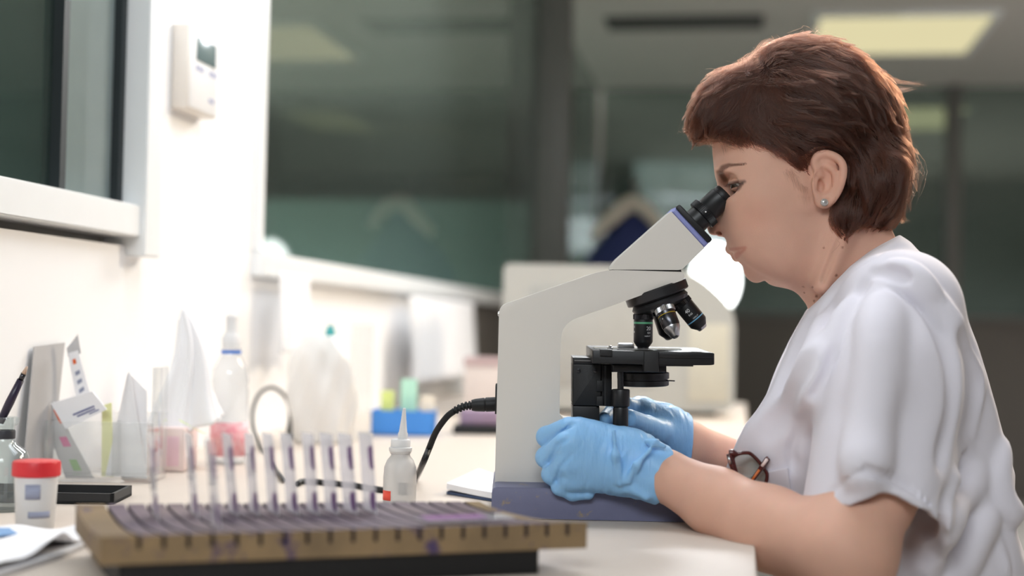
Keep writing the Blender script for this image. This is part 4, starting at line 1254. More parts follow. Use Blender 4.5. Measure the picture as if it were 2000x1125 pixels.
# neck opening
sh.cut(rc(np.array(H(1600, 372)), np.array(H(1652, 566)), 0.0615, 0.0600), 0.004)
sh.cut(rc(np.array(H(1690, 420)), np.array(H(1708, 505)), 0.046, 0.046), 0.004)
V, F = sh.mesh(2, 0.5)
top = mesh_np('scrub_top', toW(V), F, M_cloth, woman)
# stitched hem line of the sleeve and pocket
def patch(name, poly_px, off, thick, m, parent, n=26):
    """cloth patch lying on the shirt: quad given by four picture corners (clockwise from top left)"""
    a, b, c, d = [np.array(p, float) for p in poly_px]
    V = []; 
    for j in range(n + 1):
        for i in range(n + 1):
            s, t = i / n, j / n
            q = (1 - t) * ((1 - s) * a + s * b) + t * ((1 - s) * d + s * c)
            V.append((q[0], q[1], surf_y(sh, q[0], q[1])))
    V = np.array(V)
    ys = V[:, 2].reshape(n + 1, n + 1)
    for _ in range(6):
        p = np.pad(ys, 1, 'edge'); ys = (p[1:-1, 1:-1] * 2 + p[:-2, 1:-1] + p[2:, 1:-1] + p[1:-1, :-2] + p[1:-1, 2:]) / 6
    V[:, 2] = ys.ravel()
    front = np.array([L(q[0], q[1], q[2] - off) for q in V]); back = np.array([L(q[0], q[1], q[2] - off + thick) for q in V])
    VV = np.concatenate([front, back]); N = (n + 1) ** 2
    F = []
    for j in range(n):
        for i in range(n):
            k_ = j * (n + 1) + i
            F.append((k_, k_ + n + 1, k_ + n + 2, k_ + 1)); F.append((N + k_, N + k_ + 1, N + k_ + n + 2, N + k_ + n + 1))
    for i in range(n):
        F += [(i, i + 1, N + i + 1, N + i), (n * (n + 1) + i, N + n * (n + 1) + i, N + n * (n + 1) + i + 1, n * (n + 1) + i + 1)]
        F += [(i * (n + 1), N + i * (n + 1), N + (i + 1) * (n + 1), (i + 1) * (n + 1)), (i * (n + 1) + n, (i + 1) * (n + 1) + n, N + (i + 1) * (n + 1) + n, N + i * (n + 1) + n)]
    return mesh_np(name, toW(VV), F, m, parent)
pk = patch('pocket', [(1449, 932), (1539, 912), (1552, 1010), (1462, 1020)], 0.0045, 0.0035, M_cloth, top)
# ---------------------------------------------------------------- hair: a shaped mass with strands laid over it
hair_out = [(1362, 268), (1348, 250), (1346, 238), (1354, 215), (1364, 190), (1374, 172), (1398, 148), (1430, 134), (1466, 120), (1480, 100), (1506, 87), (1535, 79), (1569, 76), (1600, 78), (1631, 86), (1660, 98),
            (1688, 118), (1714, 146), (1735, 170), (1752, 200), (1762, 235), (1766, 265), (1774, 290), (1778, 308), (1775, 335), (1769, 365), (1764, 398), (1756, 422), (1742, 440), (1722, 446), (1703, 436), (1680, 438),
            (1664, 446), (1652, 457), (1640, 454), (1628, 442), (1621, 428), (1624, 412), (1634, 396), (1646, 372), (1651, 345), (1650, 322), (1640, 304), (1616, 295), (1594, 298), (1583, 310), (1576, 330), (1568, 336), (1560, 328),
            (1545, 318), (1529, 308), (1498, 293), (1467, 286), (1440, 280), (1415, 272), (1395, 268), (1380, 270)]
ho = np.array([(H(a, b)[0], H(a, b)[2]) for a, b in hair_out])
PH = poly_sdf(ho)
hv = Vol((L(1325, 0, 0)[0], YM - 0.115, L(0, 475, 0)[2]), (L(1800, 0, 0)[0], YM + 0.115, L(0, 60, 0)[2]), 0.0022)
hv.add(ell(H(1572, 250), (0.1160, 0.0875, 0.1010), R(-8)), 0.01)
hv.add(ell(H(1440, 225), (0.062, 0.062, 0.046), R(28)), 0.02)
hv.add(ell(H(1385, 235), (0.030, 0.050, 0.028), R(30)), 0.02)
hv.add(ell(H(1698, 365), (0.052, 0.086, 0.062), R(0)), 0.02)
both(hv, lambda f, s: ell(f(1652, 420, 0.060), (0.026, 0.020, 0.028)), 0.01)
sl, X, Y, Z = hv.block(hv.lo, hv.lo + hv.n * hv.h)
dh = PH(X, Z)
# rounded towards the outline
rr_ = 0.022; hw = 0.055
qx = np.maximum(dh + rr_, 0); qy = np.maximum(np.abs(Y - YM) - hw + rr_, 0)
sheet = np.sqrt(qx ** 2 + qy ** 2) - rr_ + np.minimum(np.maximum(dh + rr_, np.abs(Y - YM) - hw + rr_), 0)
hv.D = smin(hv.D, sheet.astype(np.float32), 0.02)
hv.D = -smin(-hv.D, -outline_field(ho, YM)(X, Y, Z), 0.006)
# keep the nape under the hair and the face free
hv.cut(ell(H(1440, 330), (0.040, 0.045, 0.030), R(-14)), 0.006)
hcore = hv.D.copy()
hv.D = hv.D + 0.0060
V, F = hv.mesh(3, 0.5)
hairV, hairF = V, F
M_hbase = mat('dark auburn hair mass', (46, 24, 18), 0.6, noise=0.25, nscale=120, spec=0.25)
hb = mesh_np('hair', toW(V), F, M_hbase, woman)
hv.D = hcore
V, _f = hv.mesh(2, 0.5)
# flow of the hair seen from the side: picture position -> picture direction
flow = [((1365, 230), (-0.55, 0.85)), ((1390, 185), (-0.80, 0.60)), ((1385, 255), (-0.6, 0.75)), ((1430, 160), (-0.85, 0.5)), ((1415, 235), (-0.75, 0.65)), ((1440, 255), (-0.2, 0.95)),
        ((1470, 135), (-0.6, 0.5)), ((1460, 200), (-0.45, 0.85)), ((1480, 250), (0.45, 0.85)), ((1500, 110), (0.25, -0.6)), ((1515, 180), (0.6, 0.75)), ((1530, 230), (0.85, 0.45)), ((1530, 280), (0.9, 0.3)),
        ((1540, 110), (0.8, 0.2)), ((1570, 90), (1, 0.02)), ((1575, 150), (0.85, 0.5)), ((1580, 210), (0.92, 0.35)), ((1590, 270), (0.97, 0.15)), ((1640, 110), (0.85, 0.5)), ((1640, 170), (0.8, 0.6)), ((1640, 240), (0.88, 0.45)),
        ((1650, 290), (0.85, 0.5)), ((1700, 150), (0.6, 0.8)), ((1700, 220), (0.65, 0.75)), ((1700, 290), (0.6, 0.8)), ((1745, 200), (0.35, 0.93)), ((1750, 270), (0.5, 0.85)), ((1760, 300), (0.6, 0.7)), ((1665, 340), (0.15, 0.98)),
        ((1700, 350), (0.1, 1)), ((1745, 350), (-0.05, 1)), ((1640, 400), (-0.35, 0.9)), ((1660, 430), (0.1, 1)), ((1690, 410), (-0.35, 0.9)), ((1730, 410), (-0.45, 0.9)), ((1755, 390), (-0.3, 0.95)), ((1630, 435), (0.2, 0.95)),
        ((1570, 300), (0.5, 0.8)), ((1545, 300), (0.8, 0.55)), ((1500, 280), (0.75, 0.6))]
fpx = np.array([f[0] for f in flow], float); fdr = np.array([f[1] for f in flow], float)
def flow_at(p):
    a, b = px_of(p)
    d2_ = (a[:, None] - fpx[:, 0]) ** 2 + (b[:, None] - fpx[:, 1]) ** 2
    w = 1 / (d2_ + 90) ** 1.5
    v = (w[:, :, None] * fdr[None]).sum(1) / w.sum(1)[:, None]
    o = np.stack([v[:, 0], 0 * v[:, 0], -v[:, 1]], 1)
    return o / (np.linalg.norm(o, axis=1)[:, None] + 1e-9)
def grow(seed, steps, step, lift0, lift1, jit, side_pull=0.0):
    """walk strands over the hair mass along the flow; arrays are per strand"""
    p = seed.copy(); out = []
    for i in range(steps):
        t = i / (steps - 1)
        d = hv.sample(p); g = hv.grad(p)
        off = lift0 + (lift1 - lift0) * t ** 2
        p = p - g * (np.clip(d - off, -0.006, 0.006))[:, None]
        out.append(p.copy())
        f = flow_at(p) + jit
        f = f - g * (f * g).sum(1)[:, None] * 0.9
        f /= np.linalg.norm(f, axis=1)[:, None] + 1e-9
        p = p + f * step[:, None]
    return np.stack(out, 1)
areaV = V
def hair_object(name, strands, rad, m, parent, shade=None):
    n, k_, _ = strands.shape
    hc = bpy.data.hair_curves.new(name)
    hc.add_curves([k_] * n)
    Wp = toW(strands.reshape(-1, 3)).astype(np.float32)
    hc.attributes['position'].data.foreach_set('vector', Wp.ravel())
    ra = hc.attributes.new('radius', 'FLOAT', 'POINT')
    tt = np.linspace(0, 1, k_)
    sa = hc.attributes.new('lock', 'FLOAT', 'CURVE')
    sa.data.foreach_set('value', (np.random.default_rng(3).random(n) if shade is None else shade).astype(np.float32))
    ra.data.foreach_set('value', (rad[:, None] * (1 - 0.75 * tt ** 3)[None]).astype(np.float32).ravel())
    o = bpy.data.objects.new(name, hc); COL.objects.link(o)
    hc.materials.append(m)
    o.parent = parent; o.matrix_parent_inverse = parent_world(parent).inverted()
    return o
def hair_mat(name, rgb, rough=0.32, rr=0.45, rnd=0.25):
    m = bpy.data.materials.new(name); m.use_nodes = True
    nt = m.node_tree; nt.nodes.clear()
    o = nt.nodes.new('ShaderNodeOutputMaterial'); h = nt.nodes.new('ShaderNodeBsdfHairPrincipled')
    h.parametrization = 'COLOR'
    hi = nt.nodes.new('ShaderNodeAttribute'); hi.attribute_name = 'lock'; mx = nt.nodes.new('ShaderNodeMix'); mx.data_type = 'RGBA'
    c = srgb(*rgb)
    mx.inputs[6].default_value = tuple(v * (1 - rnd) for v in c[:3]) + (1,); mx.inputs[7].default_value = tuple(min(1, v * (1 + rnd * 1.6)) for v in c[:3]) + (1,)
    nt.links.new(hi.outputs['Fac'], mx.inputs[0]); nt.links.new(mx.outputs[2], h.inputs['Color'])
    h.inputs['Roughness'].default_value = rough; h.inputs['Radial Roughness'].default_value = rr
    nt.links.new(h.outputs[0], o.inputs[0])
    return m
M_hair = hair_mat('auburn hair', (46, 22, 13), 0.27, 0.42, 0.55)
rg = np.random.default_rng(5)
nl = 2500                                           # locks
vx, vy = px_of(V)
pw = 1.0 + 4.0 * np.exp(-((vx - 1470) / 35) ** 2 - ((vy - 190) / 70) ** 2) + 1.2 * (vx < 1420); pw = np.where(V[:, 1] > YM + 0.03, 0.35, 1.0) * pw
li = rg.choice(len(V), nl, p=pw / pw.sum())
per = 22
cen = V[li]
lock_j = rg.normal(0, 0.22, (nl, 3)); lock_lift = np.abs(rg.normal(0, 0.0034, nl)) + 0.0003
lock_len = rg.uniform(0.035, 0.075, nl)
SD = np.repeat(cen, per, 0) + rg.normal(0, 0.0042, (nl * per, 3))
ST = 13
l0 = np.repeat(rg.uniform(-0.0035, 0.0008, nl), per) + rg.uniform(-0.0012, 0.0012, nl * per)
l1 = np.repeat(lock_lift, per) + np.abs(rg.normal(0, 0.0012, nl * per))
stp = np.repeat(lock_len, per) * rg.uniform(0.7, 1.15, nl * per) / ST
strands = grow(SD, ST, stp, l0, l1, np.repeat(lock_j, per, 0) + rg.normal(0, 0.05, (nl * per, 3)))
# locks close up towards their tips
S4 = strands.reshape(nl, per, ST, 3); mid = S4.mean(1, keepdims=True)
wt = (np.linspace(0, 1, ST) ** 1.1 * 0.80)[None, None, :, None]
S4 = S4 * (1 - wt) + mid * wt
ph0 = rg.uniform(0, 6.28, (nl, 1, 1)); wv = np.sin(np.linspace(0, 1, ST)[None, None, :] * rg.uniform(2, 6, (nl, 1, 1)) + ph0) - np.sin(ph0)
S4 = S4 + (wv * 0.0022)[..., None] * np.array([0.55, 0.0, 0.85])
strands = S4.reshape(-1, ST, 3)
hair_object('hair_strands', strands, rg.uniform(0.00007, 0.00014, len(strands)), M_hair, hb, np.clip(np.repeat(rg.uniform(0, 1, nl), per) * 0.8 + rg.uniform(0, 0.35, nl * per), 0, 1))
# flyaway hairs
nf = 700
sd = V[rg.choice(len(V), nf)]
fly = grow(sd, 14, rg.uniform(0.002, 0.0055, nf), np.zeros(nf), np.abs(rg.normal(0, 0.007, nf)), rg.normal(0, 0.35, (nf, 3)))
sdir = np.array([(1762, 290), (1770, 300), (1764, 385), (1750, 425), (1745, 180), (1355, 235), (1350, 250), (1480, 100), (1500, 90), (1420, 140)])
hair_object('flyaway_hairs', fly, rg.uniform(0.00005, 0.0001, nf), M_hair, hb)
# loose locks that stand off at the back, the crown and the fringe
loose = [([(1722, 235), (1755, 272), (1788, 301)], .02), ([(1730, 262), (1760, 292), (1784, 306)], -.01), ([(1742, 330), (1762, 362), (1780, 384)], .015), ([(1748, 350), (1760, 380), (1776, 392)], -.02),
         ([(1738, 395), (1752, 422), (1772, 434)], .0), ([(1690, 130), (1745, 158), (1808, 166)], .0), ([(1700, 140), (1750, 175), (1790, 170)], .02), ([(1480, 108), (1500, 84), (1530, 78)], .01), ([(1470, 118), (1492, 88), (1520, 92)], -.02),
         ([(1420, 150), (1375, 180), (1342, 240)], .0), ([(1410, 165), (1365, 205), (1346, 262)], -.02), ([(1400, 190), (1365, 235), (1362, 282)], -.03), ([(1420, 205), (1385, 245), (1385, 292)], -.035), ([(1440, 215), (1412, 255), (1418, 298)], -.045),
         ([(1450, 225), (1432, 265), (1452, 302)], -.05), ([(1470, 230), (1455, 270), (1490, 306)], -.06), ([(1752, 250), (1772, 320), (1768, 380)], .01), ([(1636, 330), (1628, 385), (1622, 440)], -.075), ([(1668, 380), (1648, 430), (1650, 462)], -.07),
         ([(1720, 380), (1716, 430), (1700, 446)], -.05), ([(1745, 380), (1744, 425), (1722, 450)], -.02)]
lk = []
for pts, dy_ in loose:
    for i in range(26):
        jx = rg.normal(0, 5, 2); t_ = rg.normal(0, 3.2, (3, 2)) + jx * np.array([[1], [.6], [.25]]); yy = dy_ + rg.normal(0, 0.006)
        q = [H(pts[m][0] + t_[m][0], pts[m][1] + t_[m][1], yy) for m in range(3)]
        sp3 = spline(q, 6); cut_ = int(rg.integers(9, 14)); sp3 = spline([sp3[0], sp3[cut_ // 2], sp3[min(cut_, 12)]], 6)
        lk.append(sp3)
hair_object('loose_locks', np.array(lk), rg.uniform(0.00005, 0.0001, len(lk)), M_hair, hb, np.repeat(rg.uniform(0.2, 1, len(loose)), 26))
# sideburn wisps, brows and lashes
def skin_pt(px, py, off=0.0003, y0=-0.12):
    y = surf_y(body, px, py, YM - 0.10, YM)
    return np.array(L(px, py, y - off))
def skin_strand(pts, off=0.0005):
    q = spline([(a, b, 0) for a, b in pts], 4)
    return np.array([skin_pt(a, b, off + 0.0006 * i / len(q)) for i, (a, b, _) in enumerate(q)])
sb = []
for i in range(260):
    x0 = rg.uniform(1528, 1576); y0 = np.interp(x0, [1535, 1560, 1584], [312, 325, 318]) + rg.uniform(-4, 6)
    ln = rg.uniform(25, 85) * (0.5 + 0.5 * np.clip((x0 - 1530) / 40, 0, 1))
    sb.append(skin_strand([(x0, y0), (x0 + rg.uniform(-3, 7), y0 + ln * .5), (x0 + rg.uniform(2, 16), y0 + ln)]))
M_wisp = hair_mat('fine wisps', (74, 56, 46))
hair_object('sideburn_wisps', np.array(sb), rg.uniform(0.00002, 0.000045, len(sb)), M_wisp, hb)
bw = []
bl_ = spline([(1413, 350, 0), (1405.5, 337, 0), (1411, 328, 0), (1424, 322.5, 0), (1440, 321.5, 0), (1456, 320, 0)], 10)
for i in range(190):
    u_ = rg.uniform(0, 1) ** 0.9; c = bl_[int(u_ * (len(bl_) - 1))]; wd = np.interp(u_, [0, 0.4, 1], [5, 3.6, 1.0])
    x0, y0 = c[0] + rg.normal(0, wd * .5), c[1] + rg.normal(0, wd * .6)
    dx, dy_ = (1.0, -5.5) if u_ < 0.3 else (6.0, -2.5 + 3 * u_)
    bw.append(skin_strand([(x0, y0), (x0 + dx * .6, y0 + dy_ * .6), (x0 + dx, y0 + dy_)], 0.0003))
M_brow = hair_mat('brow hair', (62, 46, 40), 0.5)
hair_object('eyebrow', np.array(bw), rg.uniform(0.00004, 0.00008, len(bw)), M_brow, woman)
la = []
for i in range(34):
    t = i / 33; a_ = np.array(skin_pt(1422 + 30 * t, 358.5 - 4.5 * t + 2.5 * math.sin(t * 3.1), 0.0002))
    e = a_ + np.array([-0.0046 + 0.0040 * t, -0.0025 - 0.0012 * t, -0.0036 - 0.001 * math.sin(3.1 * t)])
    m_ = (a_ + e) / 2 + np.array([-0.0006, -0.0012, -0.0010])
    la.append(spline([a_, m_, e], 4))
hair_object('eyelashes', np.array(la), np.full(len(la), 0.00013), hair_mat('black lash', (14, 12, 12), 0.5), woman)
# ---------------------------------------------------------------- things on the bench
def proj(p):
    d = RM.transposed() @ (Vector(p) - CAM)
    return CX + d.x / -d.z * FPX, CY - d.y / -d.z * FPX
M_clearp = thin('clear acrylic', (251, 252, 252), 1.35, milk=0.09, milkrgb=(252, 252, 252))
M_pet = thin('clear bottle plastic', (251, 252, 253), 1.35, 0.05, milk=0.10, milkrgb=(252, 252, 252))
M_frost = mat('frosted plastic', (248, 248, 248), 0.45, trans=0.3, ior=1.3, noise=0.02)
M_paper = mat('white paper', (243, 243, 246), 0.8, noise=0.02, nscale=30)
M_paperg = mat('pale grey card', (196, 195, 196), 0.75, noise=0.03)
M_print = mat('blue print', (92, 98, 150), 0.7)
M_red = mat('red plastic', (212, 48, 54), 0.4, noise=0.05)
M_stain = mat('violet stained wood', (66, 52, 84), 0.62, nscale=20, rgb2=(140, 122, 116), bump=0.1, bscale=160)
M_wood = mat('old stained wood', (156, 130, 94), 0.7, nscale=24, rgb2=(92, 78, 60), bump=0.1, bscale=180)
specks(M_wood, (72, 58, 92), 40, 0.56, 0.66)
M_slot = mat('ink blackened groove', (30, 22, 40), 0.7, noise=0.2)

# --- slide staining rack
RZ = 0.792
FLc = PZ(196, 1048, RZ); FRc = PZ(1147, 1020, RZ)
rx = (FRc - FLc); rx.z = 0; RL = rx.length; rx.normalize(); ry = Vector((-rx.y, rx.x, 0))
RD, RT = 0.165, 0.0215
def rk(s, t, z):
    u_ = t / RD; g = s / RL
    return FLc + rx * (s + u_ * (-0.008 - 0.038 * g)) + ry * (u_ * (0.186 - 0.042 * g)) + Vector((0, 0, z - RZ))
def pitch_s(px, py):
    q = PZ(px, py, RZ) - FLc
    return q.dot(rx)
s0, s1 = pitch_s(272, 1046), pitch_s(1108, 1021)
NS = 20
slots = [s0 + (s1 - s0) * i / (NS - 1) for i in range(NS)]
rack = thing('staining_rack', 'wooden slide rack with violet ink stained slots lying across the front of the bench', 'slide rack', rk(RL / 2, RD / 2, TZ))
SW = 0.0030
def ztop(t):
    u_ = t / RD
    return RZ - 0.0050 * math.sin(math.pi * min(1, max(0, u_))) + 0.0012 * (u_ > 0.98)
edges = [0.0]
for s in slots: edges += [s - SW / 2, s + SW / 2]
edges.append(RL)
bm = bmesh.new(); NT = 12
def strip(bm, sa, sb, zb, zf, mi_top=1, mi=0):
    va = [[bm.verts.new(rk(s, RD * j / NT, zf(RD * j / NT))) for j in range(NT + 1)] for s in (sa, sb)]
    vb = [[bm.verts.new(rk(s, RD * j / NT, zb)) for j in range(NT + 1)] for s in (sa, sb)]
    for j in range(NT):
        f = bm.faces.new((va[0][j], va[1][j], va[1][j + 1], va[0][j + 1])); f.material_index = mi_top
        bm.faces.new((vb[0][j], vb[0][j + 1], vb[1][j + 1], vb[1][j])).material_index = mi
        bm.faces.new((va[0][j], va[0][j + 1], vb[0][j + 1], vb[0][j])).material_index = mi if sa < 0.001 else 2
        bm.faces.new((va[1][j], vb[1][j], vb[1][j + 1], va[1][j + 1])).material_index = mi if sb > RL - 0.001 else 2
    bm.faces.new((va[0][0], vb[0][0], vb[1][0], va[1][0])).material_index = mi
    bm.faces.new((va[0][NT], va[1][NT], vb[1][NT], vb[0][NT])).material_index = mi
for i in range(0, len(edges), 2):
    strip(bm, edges[i], edges[i + 1], RZ - 0.0105, ztop, 0 if i == 0 or i == len(edges) - 2 else 1)
strip(bm, 0.0, RL, RZ - RT, lambda t: RZ - 0.0105, 2, 0)
bm_obj('board', bm, [M_wood, M_stain, M_slot], rack)
bm = bmesh.new()
box_bm(bm, (0, 0, 0), (1, 1, 1))
for v in bm.verts:
    v.co = rk(0.014 + v.co.x * (RL * 0.86), 0.004 + v.co.y * (RD - 0.012), TZ + 0.0005 + v.co.z * (RZ - RT - TZ - 0.001))
bm_obj('plinth', bm, M_rub, rack)

# --- glass slides standing in the rack
M_slide = thin('slide glass', (250, 250, 252), 1.5, 0.05, milk=0.50, milkrgb=(252, 250, 252))
M_tissue = thin('violet stained tissue', (205, 180, 215), 1.3, 0.3, milk=0.55, milkrgb=(146, 108, 160))
sx_, sy_, sz_ = 0.0011, 0.026, 0.076
sl0 = thing('microscope_slide', 'x', 'microscope slide', (0, 0, 0))
box('glass', (-sx_ / 2, 0, 0), (sx_ / 2, sy_, sz_), M_slide, sl0)
for nm, lo, hi in (('stain', (0.0005, 0.046), (0.0080, 0.066)), ('stain', (0.001, 0.010), (0.010, 0.026))):
    bm = bmesh.new()
    n_ = 14
    top = []
    for sgn in (-1, 1):
        ring = []
        for q in range(n_):
            a_ = 2 * math.pi * q / n_
            w_ = 0.5 + 0.06 * math.sin(3 * a_ + 1)
            cxx = (lo[0] + hi[0]) / 2 + (hi[0] - lo[0]) * w_ * np.sign(math.cos(a_)) * abs(math.cos(a_)) ** 0.45
            czz = (lo[1] + hi[1]) / 2 + (hi[1] - lo[1]) * w_ * np.sign(math.sin(a_)) * abs(math.sin(a_)) ** 0.45
            ring.append(bm.verts.new((sgn * (sx_ / 2 + 0.0002), cxx, czz)))
        top.append(ring); bm.faces.new(ring)
    for q in range(n_): bm.faces.new((top[0][q], top[0][(q + 1) % n_], top[1][(q + 1) % n_], top[1][q]))
    bm_obj(nm, bm, M_tissue, sl0)
rzang = math.atan2(rx.y, rx.x)
targets = [(319, .74), (388, .78), (447, .80), (489, .80), (531, .80), (572, .80), (609, .80), (648, .80), (684, .80), (722, .80), (411, .36)]
ords = {2: 'third', 3: 'fourth', 4: 'fifth', 5: 'sixth', 6: 'seventh', 7: 'eighth', 8: 'ninth'}
used_s = set()
for i, (px_, tt) in enumerate(targets):
    t_ = RD * tt
    best = min(slots, key=lambda s: abs(proj(rk(s, t_, RZ))[0] - px_) + (1e3 if (round(s, 4), tt > .5) in used_s else 0))
    used_s.add((round(best, 4), tt > .5))
    loc = rk(best - 0.0002, t_ - sy_ * 0.6, RZ - 0.0102)
    lab = ('stained glass slide standing alone near the left end of the rack' if i == 0 else
           'stained glass slide beginning the long row, beside the one set forward in the rack' if i == 1 else
           'stained glass slide ending the row, the closest to the dropper bottle' if i == 9 else
           'stained glass slide set forward in its slot before the others' if i == 10 else
           'stained glass slide, %s of the standing slides counted from the lone one' % ords[i])
    sd_ = rk(best, RD, RZ) - rk(best, 0, RZ)
    rot = Euler((0, R(-5.5 - 0.6 * (i % 3)), math.atan2(sd_.y, sd_.x) - R(90) + R(1.0 * ((i * 7) % 3 - 1))))
    if i == 0:
        sl0.location = loc; sl0.rotation_euler = rot; sl0['label'] = lab; sl0['group'] = 'stained slides standing in the rack'
    else:
        c = copy_tree(sl0, loc, rot, lab)
# slide lying on the rack
lp = PZ(822, 1016, RZ + 0.001)
ly = thing('microscope_slide', 'violet smeared glass slide lying flat across the right end of the rack', 'microscope slide', lp, rzang + R(4))
Ml = Matrix.Translation(lp) @ Matrix.Rotation(rzang + R(4), 4, 'Z')
M_smear = mat('violet smear', (120, 66, 140), 0.4, nscale=120, rgb2=(170, 110, 160))
box('glass', (0, -0.013, 0.0002), (0.078, 0.013, 0.0014), M_slide, ly, M=Ml)
box('stain', (0.002, -0.011, 0.0015), (0.056, 0.010, 0.0018), M_smear, ly, M=Ml)

# --- specimen cup
def arc_patch(name, c, r, z0, z1, a0, a1, m, parent, n=10):
    V = []; 
    for z in (z0, z1):
        for i in range(n + 1):
            a_ = a0 + (a1 - a0) * i / n
            V.append((c.x + r * math.cos(a_), c.y + r * math.sin(a_), c.z + z))
    for z in (z0, z1):
        for i in range(n + 1):
            a_ = a0 + (a1 - a0) * i / n
            V.append((c.x + (r + 0.0003) * math.cos(a_), c.y + (r + 0.0003) * math.sin(a_), c.z + z))
    m_ = n + 1; F = []
    for i in range(n):
        F.append((i, i + 1, m_ + i + 1, m_ + i)); F.append((2 * m_ + i, 3 * m_ + i, 3 * m_ + i + 1, 2 * m_ + i + 1))
        F.append((i, 2 * m_ + i, 2 * m_ + i + 1, i + 1)); F.append((m_ + i, m_ + i + 1, 3 * m_ + i + 1, 3 * m_ + i))
    F += [(0, m_, 3 * m_, 2 * m_), (n, 2 * m_ + n, 3 * m_ + n, m_ + n)]
    return mesh_np(name, V, F, m, parent)
c = PZ(68, 1032, TZ)
cup = thing('specimen_cup', 'frosted plastic specimen cup with a ribbed red screw lid standing left of the rack', 'specimen cup', c)
lathe('cup_body', [(0.0172, 0.0), (0.0178, 0.0008), (0.0203, 0.050), (0.0203, 0.056), (0.0190, 0.056), (0.0190, 0.050), (0.0166, 0.002), (0.004, 0.0016)], M_frost, cup, loc=c, axis=(0, 0, 1), seg=56)
bm = bmesh.new(); rs = []
for r_, h_ in ((0.0215, 0.0505), (0.0226, 0.0515), (0.0226, 0.0630), (0.0215, 0.0650), (0.020, 0.0654)):
    rs.append([bm.verts.new(c + Vector(((r_ - (0.0005 if (i % 2 and 0.051 < h_ < 0.064) else 0)) * math.cos(2 * math.pi * i / 96), (r_ - (0.0005 if (i % 2 and 0.051 < h_ < 0.064) else 0)) * math.sin(2 * math.pi * i / 96), h_))) for i in range(96)])
for a_, b_ in zip(rs, rs[1:]):
    for i in range(96): bm.faces.new((a_[i], a_[(i + 1) % 96], b_[(i + 1) % 96], b_[i]))
bm.faces.new(rs[0][::-1]); bm.faces.new(rs[-1])
bm_obj('lid', bm, M_red, cup, angle=R(40))
M_print2 = mat('grey blue print', (150, 156, 178), 0.7)
vd = math.atan2(-c.y, -c.x)
arc_patch('print_mark', c, 0.0190, 0.012, 0.018, vd - 0.35, vd + 0.75, M_print2, cup)
arc_patch('print_mark', c, 0.0203, 0.030, 0.044, vd - 0.5, vd + 0.2, M_print2, cup)

camr0 = Vector((math.cos(YAW), math.sin(YAW), 0))
# --- glass reagent bottle with a brush, black tray, papers at the near corner
M_bottle = thin('bottle glass', (240, 244, 244), 1.5, milk=0.05)
M_liq = mat('dark stopper', (50, 52, 58), 0.5)
c = PZ(4, 996, TZ)
gb = thing('reagent_bottle', 'clear glass reagent bottle with a flared neck at the left border', 'bottle', c)
lathe('bottle_glass', [(0.025, 0.0), (0.027, 0.002), (0.027, 0.052), (0.024, 0.062), (0.014, 0.069), (0.0105, 0.074), (0.0105, 0.088), (0.0130, 0.090), (0.0150, 0.0915), (0.0150, 0.0965), (0.0130, 0.098),
                         (0.0090, 0.097), (0.0085, 0.074), (0.012, 0.067), (0.022, 0.060), (0.025, 0.050), (0.025, 0.003), (0.004, 0.0025)], M_bottle, gb, loc=c, axis=(0, 0, 1), seg=56)
lathe('dark_collar', [(0.0108, 0.075), (0.0112, 0.076), (0.0112, 0.083), (0.0108, 0.084)], M_liq, gb, loc=c, axis=(0, 0, 1), seg=40, cap0=False, cap1=False)
M_brush = mat('dark violet handle', (40, 34, 56), 0.35)
M_brt = mat('pale wood tip', (196, 170, 150), 0.6)
dB = (RM.transposed() @ (c - CAM)).z * -1
b2 = P(53, 716, dB); b0 = c + Vector((0, 0, 0.092)) - camr0 * 0.005
b1 = b0.lerp(b2, 0.72)
dirb = (b1 - b0).normalized()
br_ = thing('paintbrush', 'thin dark violet paintbrush standing in the reagent bottle at the left border', 'brush', b0)
tube('handle', [b0, b0.lerp(b1, 0.5), b1 + (b2 - b1) * 0.15], [0.0040, 0.0046, 0.0036], M_brush, br_, seg=14, smoothpath=False)
tube('ferrule', [b1 + (b2 - b1) * 0.15, b1 + (b2 - b1) * 0.55], 0.0028, M_gun, br_, seg=14, smoothpath=False)
tube('bristles', [b1 + (b2 - b1) * 0.55, b2], [0.0026, 0.0010], M_brt, br_, seg=12, smoothpath=False)
# tray
ca_ = PZ(222, 986, TZ)
dT = (RM.transposed() @ (ca_ - CAM)).z * -1
camr = Vector((math.cos(YAW), math.sin(YAW), 0)); camf = Vector((-math.sin(YAW), math.cos(YAW), 0))
Mt = Matrix.Translation(ca_) @ Matrix.Rotation(YAW + R(2), 4, 'Z')
tr = thing('black_tray', 'flat black tray lying behind the red lidded specimen cup', 'tray', ca_, YAW)
bm = bmesh.new()
box_bm(bm, (-0.17, 0, 0.0), (0, 0.085, 0.003))
for lo, hi in (((-0.17, 0, 0), (0, 0.004, 0.0115)), ((-0.17, 0.081, 0), (0, 0.085, 0.0115)), ((-0.004, 0, 0), (0, 0.085, 0.0115)), ((-0.17, 0, 0), (-0.166, 0.085, 0.0115))):
    box_bm(bm, lo, hi)
bmesh.ops.transform(bm, matrix=Mt @ Matrix.Translation((0, 0, 0.0005)), verts=bm.verts)
bm_obj('tray_shell', bm, M_blk2, tr)
